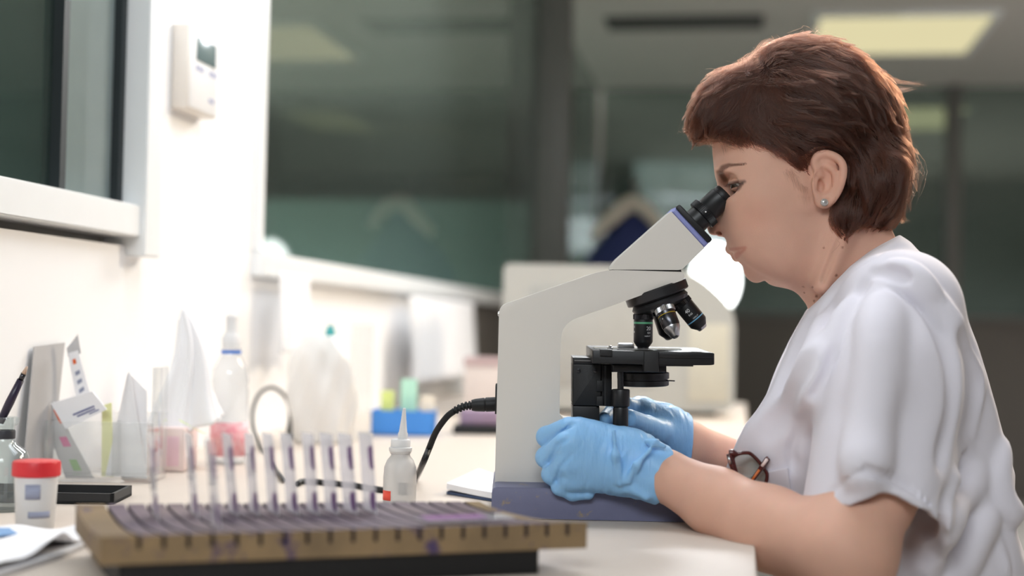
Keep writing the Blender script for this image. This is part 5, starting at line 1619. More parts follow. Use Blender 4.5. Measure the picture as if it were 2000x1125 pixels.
# papers
def sheet_grid(name, corners, n, zf, thick, m, parent=None):
    a, b, c_, d = [Vector(q) for q in corners]
    V = []
    for j in range(n + 1):
        for i in range(n + 1):
            s, t = i / n, j / n
            p = (a * (1 - s) + b * s) * (1 - t) + (d * (1 - s) + c_ * s) * t
            V.append(p + Vector(zf(s, t)))
    N = len(V)
    nn = (b - a).cross(d - a).normalized()
    V = V + [p + nn * thick for p in V]
    F = []
    for j in range(n):
        for i in range(n):
            k_ = j * (n + 1) + i
            F.append((k_, k_ + 1, k_ + n + 2, k_ + n + 1)); F.append((N + k_, N + k_ + n + 1, N + k_ + n + 2, N + k_ + 1))
    for i in range(n):
        for (p, q) in ((i, i + 1), (n * (n + 1) + i, n * (n + 1) + i + 1), (i * (n + 1), (i + 1) * (n + 1)), (i * (n + 1) + n, (i + 1) * (n + 1) + n)):
            F.append((p, q, N + q, N + p))
    bm = bmesh.new()
    vs = [bm.verts.new(v) for v in V]
    for f in F: bm.faces.new([vs[i] for i in f])
    return bm_obj(name, bm, m, parent, angle=R(50))
q = [PZ(-60, 1150, TZ), PZ(120, 1092, TZ), PZ(185, 1062, TZ), PZ(-40, 1046, TZ)]
pp = thing('paper_stack', 'loose white papers curling up at the near left corner of the bench', 'paper', q[1])
sheet_grid('lower_sheet', [v + Vector((0, 0, 0.0010)) for v in q], 14, lambda s, t: (0, 0, 0.0), 0.004, M_paperg, pp)
sheet_grid('top_sheet', [v + Vector((-.004, 0.004, 0.0070)) for v in q], 22, lambda s, t: (0, 0, 0.010 * s ** 3 * (0.5 + 0.5 * math.sin(6 * t + 1)) + 0.004 * math.sin(5 * s + 3 * t) ** 2), 0.0006, M_paper, pp)
M_bl = mat('blue paper edge', (120, 160, 205), 0.6)
sheet_grid('blue_cover', [PZ(-40, 1060, TZ + .006), PZ(60, 1050, TZ + .006), PZ(70, 1041, TZ + .006), PZ(-40, 1041, TZ + .006)], 6, lambda s, t: (0, 0, 0.004), 0.0008, M_bl, pp)

# --- clear acrylic card holder with its papers
fa = PZ(88, 941, TZ); DA = (RM.transposed() @ (fa - CAM)).z * -1
def A_(px, py, dd=0.0): return P(px, py, DA + dd)
wA = (A_(290, 940) - A_(78, 940)).length; hA = (A_(78, 822) - A_(78, 941)).length
oA = PZ(78, 941, TZ) + Vector((0.004, 0, 0))
MAc = Matrix.Translation(oA) @ Matrix.Rotation(YAW, 4, 'Z')
ch = thing('card_holder', 'clear acrylic card holder with two pockets full of papers against the wall', 'card holder', oA, YAW)
def abox(name, lo, hi): return box(name, lo, hi, M_clearp, ch, 0.0006, M=MAc)
abox('base', (0, 0, 0.0005), (wA, 0.075, 0.009))
abox('front_panel', (0, 0, 0.0092), (wA, 0.0025, hA))
abox('back_panel', (0, 0.0725, 0.0092), (wA, 0.075, hA * 1.12))
abox('side_panel', (0, 0.0027, 0.0092), (0.0025, 0.0723, hA))
abox('side_panel', (wA - 0.003, 0.0027, 0.0092), (wA, 0.0723, hA * 1.9))
abox('divider', (wA * 0.62, 0.0027, 0.0092), (wA * 0.62 + 0.0025, 0.0723, hA))
def depth_w(px, py): return -(RM.transposed() @ (PX(px, py, WX) - CAM)).z
def sheet_px(name, label, cat, pts, m, thick=0.0007, group=None, n=10, bend=0.0, prints=None):
    """upright sheet: four corners (px,py,extra depth) clockwise from top left"""
    q = [A_(*p) for p in pts]
    cen = sum(q, Vector()) / 4
    o = thing(name, label, cat, q[3], 0, group)
    nn = (q[1] - q[0]).cross(q[3] - q[0]).normalized()
    sheet_grid('sheet', q, n, lambda s, t: nn * (bend * math.sin(math.pi * s)), thick, m, o)
    for (s0_, s1_, t0_, t1_, mm) in (prints or []):
        def at(s, t): return (q[0] * (1 - s) + q[1] * s) * (1 - t) + (q[3] * (1 - s) + q[2] * s) * t + nn * (bend * math.sin(math.pi * s))
        sg = -1 if nn.dot(CAM - cen) < 0 else 1
        off = nn * sg * (0.0004 if sg < 0 else thick + 0.0004)
        sheet_grid('print_mark', [at(s0_, t0_) + off, at(s1_, t0_) + off, at(s1_, t1_) + off, at(s0_, t1_) + off], 2, lambda s, t: (0, 0, 0), 0.0001, mm, o)
    return o
M_or = mat('orange print', (226, 106, 52), 0.6)
M_pk = mat('pink print', (214, 96, 150), 0.6)
M_gn = mat('green print', (140, 180, 120), 0.6)
M_yl = mat('pale yellow paper', (236, 236, 176), 0.7)
sheet_px('paper_packet', 'white paper packet with blue print leaning out of the card holder', 'packet', [(99, 788, .020), (180, 764, .020), (208, 800, .022), (128, 838, .022)], M_paper, 0.003, bend=0.002,
         prints=[(.30, .82, .62, .68, M_print), (.36, .80, .74, .79, M_print), (.62, .86, .84, .88, M_print)])
sheet_px('leaflet', 'grey printed leaflet with orange corner standing slanted in the card holder', 'leaflet', [(75, 790, .030), (104, 784, .030), (184, 934, .034), (128, 934, .034)], M_paperg, 0.0012,
         prints=[(.75, 1.0, .10, .28, M_or), (.40, .75, .45, .58, M_pk), (.40, .70, .75, .90, M_gn)])
sheet_px('folded_paper', 'white folded paper rising to a point at the right of the card holder', 'paper', [(249, 729, .030), (254, 727, .030), (286, 935, .040), (205, 930, .034)], M_paper, 0.0012, bend=0.003)
sheet_px('folded_paper', 'white folded paper with its edge down, right of the pointed sheet', 'paper', [(256, 732, .045), (287, 764, .045), (287, 934, .050), (236, 934, .050)], M_paper, 0.0012)
sheet_px('paper_slip', 'pale yellow paper slip between the packet and the folded papers', 'paper', [(199, 792, .042), (218, 786, .042), (222, 932, .046), (198, 930, .046)], M_yl, 0.0006)
sheet_px('label_strip', 'narrow white label strip with grey tape on its tip rising above the card holder', 'paper strip', [(132, 690, .052), (152, 684, .052), (176, 770, .054), (152, 790, .054)], M_paper, 0.0006,
         prints=[(.3, .6, .15, .25, M_or), (.3, .7, .40, .48, M_print2), (.3, .7, .58, .66, M_print2), (.3, .7, .76, .84, M_print2)])
tp = sheet_px('tape_piece', 'crumpled grey tape stuck on the tip of the white label strip', 'tape', [(130, 680, .0515), (152, 652, .0515), (158, 690, .0517), (133, 697, .0517)], M_paperg, 0.0005, bend=0.002)
M_shadow = mat('painted shadow grey', (176, 174, 173), 0.8, noise=0.03)
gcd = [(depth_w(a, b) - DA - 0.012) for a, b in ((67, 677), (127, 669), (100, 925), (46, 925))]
sheet_px('strip_shadow', 'grey sheet by the wall painted as the shadow of the label strip', 'painted shadow', [(67, 677, gcd[0]), (127, 669, gcd[1]), (100, 925, gcd[2] - .02), (46, 925, gcd[3] - .02)], M_shadow, 0.0015)  # grey sheet stands in for the strip's cast shadow on the wall

# --- tissue box and its pulled tissue
M_tbox = mat('pale pink carton', (236, 216, 212), 0.6, noise=0.04)
tb0 = PZ(240, 921, TZ); wB = (PZ(362, 921, TZ) - tb0).length
MB_ = Matrix.Translation(tb0) @ Matrix.Rotation(YAW + R(3), 4, 'Z')
tb = thing('tissue_box', 'pale pink tissue box with red flower print behind the card holder', 'tissue box', tb0, YAW)
hB = 0.060
box('carton', (0, 0, 0.0005), (wB, 0.10, hB), M_tbox, tb, 0.003, M=MB_)
box('print_band', (0.036, -0.0004, hB - 0.006), (0.047, 0.0002, hB - 0.001), M_red, tb, M=MB_)
bm = bmesh.new()
for a_ in range(6):
    lathe_bm(bm, [(0.0036, 0), (0.0036, 0.0004)], MB_ @ Matrix.Translation((0.041 + 0.0038 * math.cos(a_ * 1.047), -0.0001, hB * 0.58 + 0.0045 * math.sin(a_ * 1.047))) @ Matrix.Rotation(R(90), 4, 'X'), 14)
bm_obj('flower_print', bm, mat('crimson print', (206, 44, 84), 0.6), tb)
box('print_panel', (wB * 0.45, -0.0004, 0.008), (wB * 0.9, 0.0002, hB - 0.012), mat('soft pink print', (232, 196, 206), 0.6), tb, 0.0001, M=MB_)
M_tis = mat('tissue paper', (246, 246, 248), 0.9, noise=0.015, sss=0.0)
ax0 = MB_ @ Vector((wB * 0.92, 0.045, hB + 0.002)); dTi = (RM.transposed() @ (ax0 - CAM)).z * -1
apex = P(355, 616, dTi)
V = []; F = []; nr, nsg = 34, 120
for i in range(nr + 1):
    t = i / nr
    for k_ in range(nsg):
        a_ = 2 * math.pi * k_ / nsg
        f_ = 0.80 + 0.22 * math.sin(3 * a_ + 0.9 + 0.8 * t) * min(1, 1.6 * t) + 0.13 * math.sin(7 * a_ + 2 + 3 * t) + 0.05 * math.sin(16 * a_ + 5 * t)
        r_ = (0.004 + 0.052 * (t ** 0.9) * (1 - 0.12 * math.sin(math.pi * t))) * f_
        low = 0.012 * math.sin(2 * a_ + 1.2) * t
        p = apex.lerp(ax0, t) + camr * (r_ * 1.0 * math.cos(a_) + 0.006 * math.sin(5 * t)) + camf * (r_ * 0.7 * math.sin(a_)) + Vector((0, 0, 0.010 * math.cos(a_ + 0.5) * (1 - t) + low))
        V.append(p)
for i in range(nr):
    for k_ in range(nsg):
        F.append((i * nsg + k_, i * nsg + (k_ + 1) % nsg, (i + 1) * nsg + (k_ + 1) % nsg, (i + 1) * nsg + k_))
F.append(tuple(range(nsg))[::-1])
ts = mesh_np('tissue', V, F, M_tis)
origin_to(ts, ax0)
tag(ts, 'tall white tissue pulled up to a peak out of the pink box', 'tissue')
md_ = ts.modifiers.new('thickness', 'SOLIDIFY'); md_.thickness = 0.0006
fl_ = thing('paper_flag', 'yellow green paper flag lying on top of the tissue box', 'paper flag', MB_ @ Vector((wB * 0.9, 0.01, hB)))
M_flag = mat('fluorescent yellow green', (214, 240, 120), 0.6)
qf = [P(349, 819, dTi - 0.05), P(353, 823, dTi - 0.05), P(402, 848, dTi - 0.05), P(390, 843, dTi - 0.045)]
sheet_grid('flag', qf, 6, lambda s, t: (0, 0, 0), 0.0006, M_flag, fl_)

# --- water bottle
c = PZ(446, 905, TZ)
wbt = thing('plastic_bottle', 'clear plastic bottle with blue neck ring and pink red label behind the slides', 'bottle', c)
lathe('bottle_shell', [(0.022, 0.0), (0.026, 0.002), (0.0265, 0.05), (0.0255, 0.058), (0.0265, 0.066), (0.0265, 0.105), (0.025, 0.112), (0.0265, 0.118), (0.0245, 0.135), (0.017, 0.150), (0.0135, 0.156), (0.0135, 0.166),
                         (0.0128, 0.166), (0.0128, 0.156), (0.016, 0.149), (0.0236, 0.134), (0.0256, 0.117), (0.0241, 0.112), (0.0256, 0.105), (0.0256, 0.066), (0.0246, 0.058), (0.0256, 0.05), (0.025, 0.003), (0.004, 0.003)], M_pet, wbt, loc=c, axis=(0, 0, 1), seg=56)
M_blue = mat('blue plastic', (58, 118, 205), 0.4)
lathe('neck_ring', [(0.0132, 0.158), (0.0146, 0.1582), (0.0146, 0.1625), (0.0132, 0.163)], M_blue, wbt, loc=c, axis=(0, 0, 1), seg=40, cap0=False, cap1=False)
lathe('cap', [(0.0138, 0.166), (0.0138, 0.180), (0.0100, 0.186), (0.0080, 0.190), (0.0080, 0.212), (0.0060, 0.214)], M_frost, wbt, loc=c, axis=(0, 0, 1), seg=40)
M_lab = mat('pink and red label', (246, 222, 222), 0.5, nscale=95, rgb2=(214, 60, 92), noise=0.2)
vd = math.atan2(-c.y, -c.x)
arc_patch('label', c, 0.0268, 0.012, 0.060, vd - 1.5, vd + 1.5, M_lab, wbt, 30)

# --- second cable with an upright connector
M_cab = mat('black cable', (28, 32, 31), 0.5)
dc = PZ(567, 858, TZ); d5 = (RM.transposed() @ (dc - CAM)).z * -1
cb = thing('cable_connector', 'black cable looping up from an upright connector behind the slides', 'cable', dc)
lathe('connector', [(0.012, 0.0), (0.012, 0.003), (0.0085, 0.004), (0.0075, 0.018), (0.0055, 0.030), (0.0050, 0.046), (0.004, 0.048)], M_cab, cb, loc=dc + Vector((0, 0, 0.0006)), axis=(0.02, 0, 1), seg=24)
cpt = [P(567, 812, d5), P(565, 795, d5), P(555, 772, d5 - .01), P(532, 757, d5 - .03), P(508, 768, d5 - .06), P(494, 800, d5 - .10), P(495, 838, d5 - .16), P(508, 872, d5 - .24), P(524, 898, d5 - .34), PZ(541, 922, TZ + .004), PZ(556, 938, TZ + .004)]
tube('cable', cpt, 0.0031, M_cab, cb, seg=12)

# --- dropper bottle
c = PZ(780, 984, TZ)
M_ldpe = mat('milky soft plastic', (240, 238, 236), 0.38, trans=0.45, ior=1.3, noise=0.02, sss=0.0)
db = thing('dropper_bottle', 'milky dropper bottle with long pointed nozzle standing between rack and microscope', 'dropper bottle', c)
lathe('bottle_body', [(0.0175, 0.0), (0.0188, 0.0015), (0.0190, 0.030), (0.0182, 0.042), (0.0150, 0.050), (0.0112, 0.0545), (0.0108, 0.057), (0.0120, 0.0575), (0.0120, 0.0595)], M_ldpe, db, loc=c, axis=(0, 0, 1), seg=56)
lathe('collar', [(0.0128, 0.0596), (0.0132, 0.061), (0.0132, 0.064), (0.0112, 0.0646), (0.0112, 0.072), (0.0100, 0.0735), (0.0062, 0.0735)], M_frost, db, loc=c, axis=(0, 0, 1), seg=48)
lathe('nozzle', [(0.0056, 0.0735), (0.0056, 0.080), (0.0046, 0.082), (0.0030, 0.096), (0.0018, 0.1085), (0.0010, 0.109)], M_frost, db, loc=c, axis=(0.03, 0, 1), seg=32)
vd = math.atan2(-c.y, -c.x)
arc_patch('red_label', c, 0.0191, 0.005, 0.016, vd - 1.35, vd - 0.55, mat('orange red label', (238, 84, 66), 0.5), db)
arc_patch('print_mark', c, 0.0170, 0.012, 0.026, vd - 0.1, vd + 0.5, M_print2, db)

# --- notepad beside the microscope
q = [PZ(872, 966, TZ), PZ(985, 984, TZ), PZ(1010, 955, TZ), PZ(935, 936, TZ)]
npd = thing('notepad', 'white notepad with a dark blue underside lying left of the microscope base', 'notepad', q[0])
M_navy = mat('dark blue card', (58, 74, 104), 0.6)
sheet_grid('cover', [v + Vector((0, 0, 0.0006)) for v in q], 4, lambda s, t: (0, 0, 0), 0.003, M_navy, npd)
sheet_grid('pages', [v + Vector((0, 0, 0.0038)) for v in q], 10, lambda s, t: (0, 0, 0.003 * (1 - s) ** 2), 0.007, M_paper, npd)

# --- pouch, towel and small things farther along the wall
def depth_of(p): return (RM.transposed() @ (Vector(p) - CAM)).z * -1
M_pouch = mat('white plastic film', (240, 238, 234), 0.35, noise=0.03, trans=0.15)
p0 = PZ(625, 868, TZ); dP = depth_of(p0)
ph_ = thing('plastic_pouch', 'tall white plastic pouch with a small teal valve standing against the wall', 'pouch', p0)
V = []; F = []; nr, nsg = 26, 64
HP = (P(625, 655, dP) - P(625, 868, dP)).length
for i in range(nr + 1):
    t = i / nr
    w_ = 0.052 * (0.75 + 0.35 * math.sin(math.pi * min(1, t * 0.8 + .15))) * (1 if t < 0.75 else 1 - 0.55 * ((t - .75) / .25) ** 2)
    for k_ in range(nsg):
        a_ = 2 * math.pi * k_ / nsg
        f_ = 1 + 0.07 * math.sin(5 * a_ + 6 * t) + 0.04 * math.sin(9 * a_ - 11 * t)
        V.append(p0 + camf * 0.03 + camr * (w_ * f_ * math.cos(a_) - 0.006 * t) + camf * (w_ * 0.55 * f_ * math.sin(a_)) + Vector((0, 0, HP * t + 0.0005)))
for i in range(nr):
    for k_ in range(nsg): F.append((i * nsg + k_, i * nsg + (k_ + 1) % nsg, (i + 1) * nsg + (k_ + 1) % nsg, (i + 1) * nsg + k_))
F.append(tuple(range(nsg))[::-1]); F.append(tuple(range(nr * nsg, (nr + 1) * nsg)))
mesh_np('film', V, F, M_pouch, ph_)
lathe('valve', [(0.008, 0), (0.008, 0.010), (0.005, 0.012), (0.005, 0.018)], mat('teal plastic', (60, 166, 170), 0.4), ph_, loc=P(645, 656, dP - .005), axis=(0, 0, 1), seg=24)
sp_ = thing('acrylic_screen', 'upright clear acrylic sheet standing right of the white pouch', 'acrylic sheet', PZ(690, 862, TZ))
Ms = Matrix.Translation(PZ(690, 862, TZ)) @ Matrix.Rotation(YAW + R(58), 4, 'Z')
box('sheet', (-0.01, 0, 0.0005), (0.05, 0.003, 0.205), M_clearp, sp_, 0.0004, M=Ms)
def hanging(name, label, cat, px0, px1, py0, py1, xoff, m, amp=0.010, waves=4, taper=0.0, bottom=None):
    a = PX(px0, py0, WX + xoff); b = PX(px1, py0, WX + xoff)
    zt = a.z; zb = PX(px0, py1, WX + xoff).z
    zb = max(zb, TZ + 0.001) if bottom is None else bottom
    V = []; n = 40; mrow = 24
    for j in range(mrow + 1):
        t = j / mrow
        for i in range(n + 1):
            s = i / n
            y = a.y + (b.y - a.y) * (0.5 + (s - 0.5) * (1 - taper * t))
            V.append((WX + xoff + amp * (0.35 + 0.65 * t) * math.sin(waves * 2 * math.pi * s + 1.4 * t), y, zt + (zb - zt) * t))
    F = [(j * (n + 1) + i, j * (n + 1) + i + 1, (j + 1) * (n + 1) + i + 1, (j + 1) * (n + 1) + i) for j in range(mrow) for i in range(n)]
    o = mesh_np(name, V, F, m)
    origin_to(o, (WX + xoff, (a.y + b.y) / 2, zb))
    md = o.modifiers.new('thickness', 'SOLIDIFY'); md.thickness = 0.0015
    return tag(o, label, cat)
hanging('hand_towel', 'white hand towel hanging from the pale window rail above the pouch', 'towel', 546, 604, 532, 690, 0.045, M_tis, 0.010, 2)
hanging('paper_towel', 'white paper towel hanging in folds from the window rail beyond the blue tray', 'paper towel', 800, 925, 578, 750, 0.05, M_tis, 0.016, 5)
# blue tray with notes
p0 = PZ(724, 850, TZ); dQ = depth_of(p0); wQ = (PZ(846, 850, TZ) - p0).length
Mq = Matrix.Translation(p0) @ Matrix.Rotation(YAW, 4, 'Z')
bt = thing('blue_tray', 'small bright blue plastic tray holding paper notes by the wall', 'tray', p0, YAW)
bm = bmesh.new(); hq = 0.046
box_bm(bm, (0, 0, 0.0005), (wQ, 0.08, 0.004))
for lo, hi in (((0, 0, 0), (wQ, 0.003, hq)), ((0, 0.077, 0), (wQ, 0.08, hq)), ((0, 0, 0), (0.003, 0.08, hq)), ((wQ - 0.003, 0, 0), (wQ, 0.08, hq))):
    box_bm(bm, (lo[0], lo[1], 0.0005), hi)
bmesh.ops.transform(bm, matrix=Mq, verts=bm.verts)
bm_obj('tray_shell', bm, mat('bright blue plastic', (70, 142, 222), 0.4), bt)
def note(name, label, x0, x1, y, z1, m, cat='paper note'):
    o = thing(name, label, cat, Mq @ Vector(((x0 + x1) / 2, y, 0.006)), YAW)
    box('sheet_block', (x0, y, 0.0055), (x1, y + 0.010, z1), m, o, 0.001, M=Mq)
note('note_block', 'yellow green note block standing at the left of the blue tray', 0.016, 0.040, 0.02, 0.082, mat('lime paper', (220, 232, 140), 0.7))
note('note_block', 'mint green note block standing in the middle of the blue tray', 0.052, 0.082, 0.03, 0.104, mat('mint paper', (186, 232, 208), 0.7))
note('note_block', 'cream note block standing at the right of the blue tray', 0.090, 0.116, 0.02, 0.074, mat('cream paper', (238, 226, 206), 0.7))
# violet instrument on a black foot, pale carton behind it
p0 = PZ(884, 848, TZ); wQ = (PZ(975, 848, TZ) - p0).length
Mq2 = Matrix.Translation(p0) @ Matrix.Rotation(YAW, 4, 'Z')
t = thing('slide_case', 'violet slide case on a black foot seen just left of the microscope column', 'case', p0, YAW)
box('foot', (0, 0, 0.0005), (wQ, 0.09, 0.016), M_blk2, t, 0.003, M=Mq2)
box('case_body', (0.012, 0.01, 0.0165), (wQ - 0.004, 0.08, 0.046), mat('dusky violet plastic', (150, 128, 150), 0.5), t, 0.006, M=Mq2)
p0 = PZ(905, 812, TZ); wQ = (PZ(990, 812, TZ) - p0).length
Mq3 = Matrix.Translation(p0) @ Matrix.Rotation(YAW, 4, 'Z')
t = thing('carton', 'pale carton with a dusky pink lid farther back behind the violet case', 'carton', p0, YAW)
box('carton_body', (0, 0, 0.0005), (wQ, 0.1, 0.115), mat('pale carton', (226, 214, 208), 0.7), t, 0.003, M=Mq3)
box('lid', (-0.002, -0.002, 0.1155), (wQ + 0.002, 0.102, 0.135), mat('dusky pink carton lid', (196, 172, 172), 0.7), t, 0.003, M=Mq3)

# --- white analyser at the end of the bench
p0 = PZ(978, 806, TZ); dN = depth_of(p0); wN = (PZ(1388, 806, TZ) - p0).length
hN = (P(1100, 516, dN) - P(1100, 808, dN)).length
MN_ = Matrix.Translation(p0) @ Matrix.Rotation(YAW, 4, 'Z')
an = thing('laboratory_analyser', 'large white bench analyser with rounded end standing behind the microscope', 'analyser', p0, YAW)
M_an = mat('off white casing', (196, 196, 190), 0.45, noise=0.02)
bm = bmesh.new()
pl_ = round_poly([(0, 0.012), (0, hN), (wN * 0.80, hN), (wN, hN * 0.72), (wN, 0.03), (wN - 0.02, 0.012)], [0.006, 0.02, 0.09, 0.05, 0.03, 0.02], 8)
va = [bm.verts.new((x, 0, z)) for x, z in pl_]; vb = [bm.verts.new((x, 0.36, z)) for x, z in pl_]
bm.faces.new(va); bm.faces.new(vb[::-1])
for i in range(len(pl_)): bm.faces.new((va[i], vb[i], vb[(i + 1) % len(pl_)], va[(i + 1) % len(pl_)]))
bmesh.ops.transform(bm, matrix=MN_, verts=bm.verts)
bm_obj('casing', bm, M_an, an, angle=R(30))
box('plinth', (0.03, 0.03, 0.0005), (wN - 0.04, 0.33, 0.013), M_dark, an, M=MN_)
box('door_panel', (wN * 0.12, -0.004, hN * 0.2), (wN * 0.66, 0.001, hN * 0.86), mat('casing door', (188, 188, 183), 0.4), an, 0.002, M=MN_)
box('lit_end_patch', (wN * 0.80, -0.003, hN * 0.1), (wN * 0.97, 0.001, hN * 0.62), mat('painted lit cream', (216, 212, 196), 0.4), an, 0.002, M=MN_)  # lighter cream paints the light falling on this end of the casing
# --- lamp shining towards the bench
dL = 4.9
lc = P(1397, 545, dL); fb_ = Vector((lc.x, lc.y, 0))
lm = thing('floor_lamp', 'bright round white lamp on a stand glowing below the woman\'s chin', 'lamp', fb_)
dirL = (Vector((0.35, 1.5, 1.0)) - lc); dirL.z = 0; dirL.normalize()
bm = bmesh.new()
lathe_bm(bm, [(0.02, 0.0), (0.085, 0.004), (0.092, 0.010), (0.085, 0.018), (0.02, 0.024)], Matrix.Translation(lc) @ Matrix.Diagonal((0.88, 0.88, 1.28, 1)) @ frame_of(dirL).to_4x4(), 40)
bm_obj('diffuser', bm, emis('lamp diffuser', (250, 255, 252), 6.0), lm, angle=R(40))
lathe('housing', [(0.03, -0.06), (0.09, -0.02), (0.098, 0.0)], M_alu, lm, M=Matrix.Translation(lc) @ Matrix.Diagonal((0.88, 0.88, 1.28, 1)) @ frame_of(dirL).to_4x4(), seg=40)
tube('stand', [fb_ + Vector((0, 0, 0.01)), lc - Vector((0, 0, 0.12)) - dirL * 0.04], 0.012, M_greyd, lm, smoothpath=False)
lathe('foot', [(0.14, 0.0), (0.14, 0.012), (0.02, 0.02)], M_greyd, lm, loc=fb_, axis=(0, 0, 1), seg=40)
# --- navy jacket with pale collar on a coat stand
dJ = 5.6
jt = P(1236, 392, dJ)
cs = thing('coat_stand', 'dark coat stand carrying the navy jacket behind the analyser', 'coat stand', (jt.x, jt.y + 0.12, 0))
tube('pole', [(jt.x, jt.y + 0.12, 0.01), (jt.x, jt.y + 0.12, jt.z + 0.10)], 0.014, M_greyd, cs, smoothpath=False)
lathe('foot', [(0.22, 0), (0.22, 0.015), (0.03, 0.03)], M_greyd, cs, loc=(jt.x, jt.y + 0.12, 0), axis=(0, 0, 1), seg=40)
tube('hook', [(jt.x, jt.y + 0.12, jt.z + 0.02), (jt.x, jt.y + 0.06, jt.z + 0.015), (jt.x, jt.y + 0.045, jt.z + 0.045)], 0.007, M_greyd, cs)
M_nav = mat('navy cloth', (38, 48, 92), 0.85, noise=0.1)
M_col = mat('beige cloth', (188, 180, 166), 0.8, noise=0.06)
jk = thing('jacket', 'navy jacket with a broad beige collar hanging on the coat stand', 'jacket', (jt.x, jt.y, jt.z - 0.75))
V = []; F = []; nsg = 48; rows = [(0.0, 0.015, 0.02), (0.04, 0.05, 0.05), (0.12, 0.105, 0.07), (0.20, 0.165, 0.085), (0.28, 0.21, 0.09), (0.5, 0.20, 0.09), (0.75, 0.22, 0.10)]
for dz, rx_, ry_ in rows:
    for k_ in range(nsg):
        a_ = 2 * math.pi * k_ / nsg
        f_ = 1 + 0.05 * math.sin(6 * a_ + dz * 9)
        V.append(Vector(jt) + camr * (rx_ * f_ * math.cos(a_)) + camf * (ry_ * f_ * math.sin(a_)) + Vector((0, 0, -dz - 0.02)))
for i in range(len(rows) - 1):
    for k_ in range(nsg): F.append((i * nsg + k_, i * nsg + (k_ + 1) % nsg, (i + 1) * nsg + (k_ + 1) % nsg, (i + 1) * nsg + k_))
F.append(tuple(range(nsg))[::-1]); F.append(tuple(range((len(rows) - 1) * nsg, len(rows) * nsg)))
mesh_np('jacket_body', V, F, M_nav, jk)
tube('collar', [P(1158, 462, dJ - .09), P(1196, 424, dJ - .10), P(1232, 398, dJ - .06), P(1262, 410, dJ - .09), P(1292, 448, dJ - .09)], [0.020, 0.030, 0.034, 0.030, 0.020], M_col, jk, seg=16)
# ---------------------------------------------------------------- eyeglasses sticking out of the breast pocket
yg = min(surf_y(sh, a, b) for a, b in ((1450, 920), (1475, 915), (1495, 925), (1500, 945))) - 0.006
def G(px, py, dy=0.0): return Lw(px, py, yg + dy)
M_tort = mat('dark tortoiseshell', (44, 18, 20), 0.18, nscale=160, rgb2=(96, 30, 26), coat=0.5)
M_amb = mat('amber temple inside', (226, 128, 62), 0.3, nscale=80, rgb2=(200, 96, 44))
eg = thing('eyeglasses', 'dark red tortoiseshell eyeglasses folded into the breast pocket', 'eyeglasses', G(1470, 945))
rim = [G(1448, 950), G(1440, 928), G(1434, 908), G(1432, 894), G(1442, 886.5), G(1458, 884.5), G(1467, 887), G(1480, 899), G(1491, 914), G(1498, 926), G(1494, 946), G(1478, 956), G(1460, 958), G(1448, 950)]
V, F = tube_np(spline(rim, 8), 0.0019, 12); mesh_np('rim', V, F, M_tort, eg)
tube('hinge_corner', [G(1424, 884.5, -.001), G(1431, 884.5, -.001), G(1440, 888, -.0005)], [0.0030, 0.0036, 0.0022], M_tort, eg, seg=14)
tube('temple', [G(1424, 887, -.0015), G(1428, 905, -.001), G(1437, 930, 0.0), G(1446, 952, .001)], [0.0030, 0.0027, 0.0024], M_tort, eg, seg=14)
tube('hinge_plate', [G(1422.5, 891, -.0035), G(1427.5, 906, -.0032)], [0.0014, 0.0016], M_chr, eg, seg=10, smoothpath=False)
tm = tube('temple', [G(1462, 948, -.004), G(1484, 918, -.0055), G(1498, 898, -.006), G(1501.5, 894.5, -.006)], [0.0022, 0.0026, 0.0030, 0.0022], M_tort, eg, seg=16)
tube('temple_inside', [G(1463, 945.5, -.0062), G(1483, 917.5, -.0080)], [0.0010, 0.0013], M_amb, tm, seg=10, smoothpath=False)
tube('temple_glint', [G(1488, 911, -.0082), G(1498.5, 896.5, -.0086)], [0.0016, 0.0018], mat('painted temple glint', (244, 222, 216), 0.3), tm, seg=12, smoothpath=False)  # pale piece painted in as the highlight on the temple
bm = bmesh.new()
lo_ = [Vector(q) for q in spline([r for r in rim], 3)[:-1]]
cn = sum(lo_, Vector()) / len(lo_)
vf = [bm.verts.new(v) for v in lo_]; nv = (CAM - cn).normalized() * 0.0012
vb = [bm.verts.new(v + nv) for v in lo_]
bm.faces.new(vf[::-1]); bm.faces.new(vb)
for i in range(len(vf)): bm.faces.new((vf[i], vf[(i + 1) % len(vf)], vb[(i + 1) % len(vf)], vb[i]))
bm_obj('lens', bm, thin('spectacle lens', (240, 244, 240), 1.5), eg)
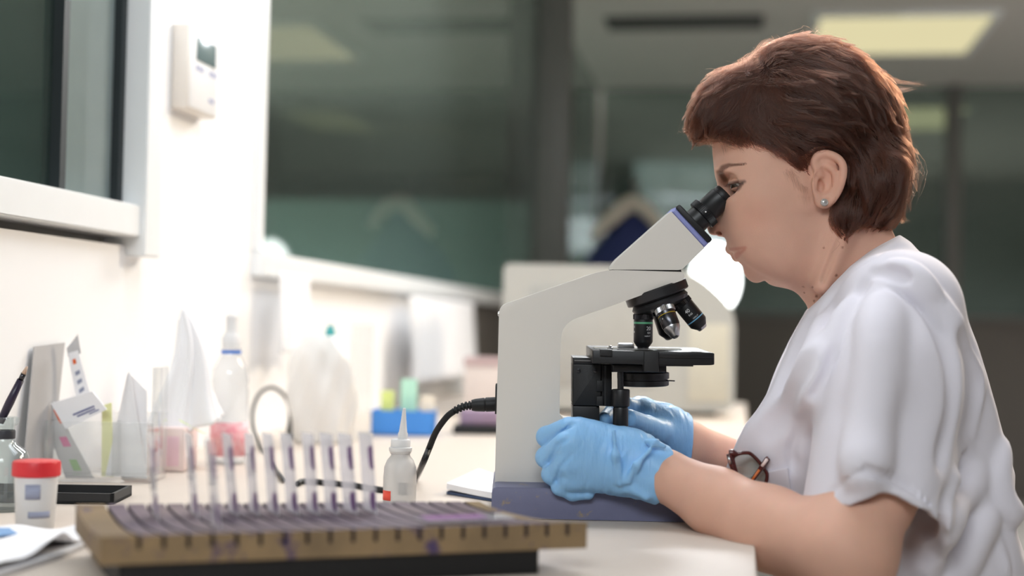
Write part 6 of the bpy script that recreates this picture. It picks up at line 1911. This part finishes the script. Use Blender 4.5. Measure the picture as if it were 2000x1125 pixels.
# ---------------------------------------------------------------- light
w = bpy.data.worlds.new('world'); S.world = w; w.use_nodes = True
w.node_tree.nodes['Background'].inputs[0].default_value = (0.75, 0.85, 1.0, 1)
w.node_tree.nodes['Background'].inputs[1].default_value = 0.10
def area(name, loc, target, sx, sy, power, rgb=(255, 250, 240), spread=180):
    l = bpy.data.lights.new(name, 'AREA'); l.shape = 'RECTANGLE'; l.size = sx; l.size_y = sy; l.energy = power
    l.color = srgb(*rgb)[:3]; l.spread = R(spread)
    o = bpy.data.objects.new(name, l); COL.objects.link(o)
    d = Vector(target) - Vector(loc)
    o.matrix_world = Matrix.Translation(loc) @ d.to_track_quat('-Z', 'Y').to_matrix().to_4x4()
    return o
area('bench_luminaire', (-0.30, 1.9, 2.40), (-0.45, 1.9, 0), 0.5, 1.8, 20, (238, 245, 255))
area('back_luminaire', (-0.1, 3.9, 2.42), (-0.25, 1.6, 0.9), 0.6, 0.9, 50, (250, 252, 255))
area('hair_luminaire', (1.20, 3.2, 2.42), (0.5, 1.7, 1.0), 0.6, 0.9, 62, (255, 238, 214))
area('front_fill', (-0.2, -0.9, 2.42), (0.0, 1.4, 0.9), 1.6, 1.0, 60, (243, 250, 255))  # added fill behind the camera, brightens surfaces facing it
area('room_fill', (2.2, 5.5, 2.44), (2.2, 5.5, 0), 3.0, 5.0, 72, (250, 250, 252), 75)  # added overhead fill that lifts the ambient light of the room
area('dim_room_fill', (-3.0, 5.0, 2.44), (-3.0, 5.0, 0), 2.4, 7.0, 280, (246, 250, 250), 100)  # added fill, brightens the room behind the side glazing
area('far_room_fill', (1.0, 11.5, 2.44), (1.0, 11.5, 0), 4.0, 3.0, 95, (246, 250, 250), 100)  # added fill for the room past the back partition
S.view_settings.view_transform = 'Standard'
S.view_settings.look = 'None'
S.view_settings.gamma = 1.0
S.view_settings.use_curve_mapping = False
S.view_settings.exposure = 0.32
S.cycles.use_denoising = True
S.cycles.max_bounces = 10
S.cycles.transmission_bounces = 8
S.cycles.transparent_max_bounces = 32
S.cycles.caustics_reflective = False
S.cycles.caustics_refractive = False
S.cycles.sample_clamp_indirect = 6.0
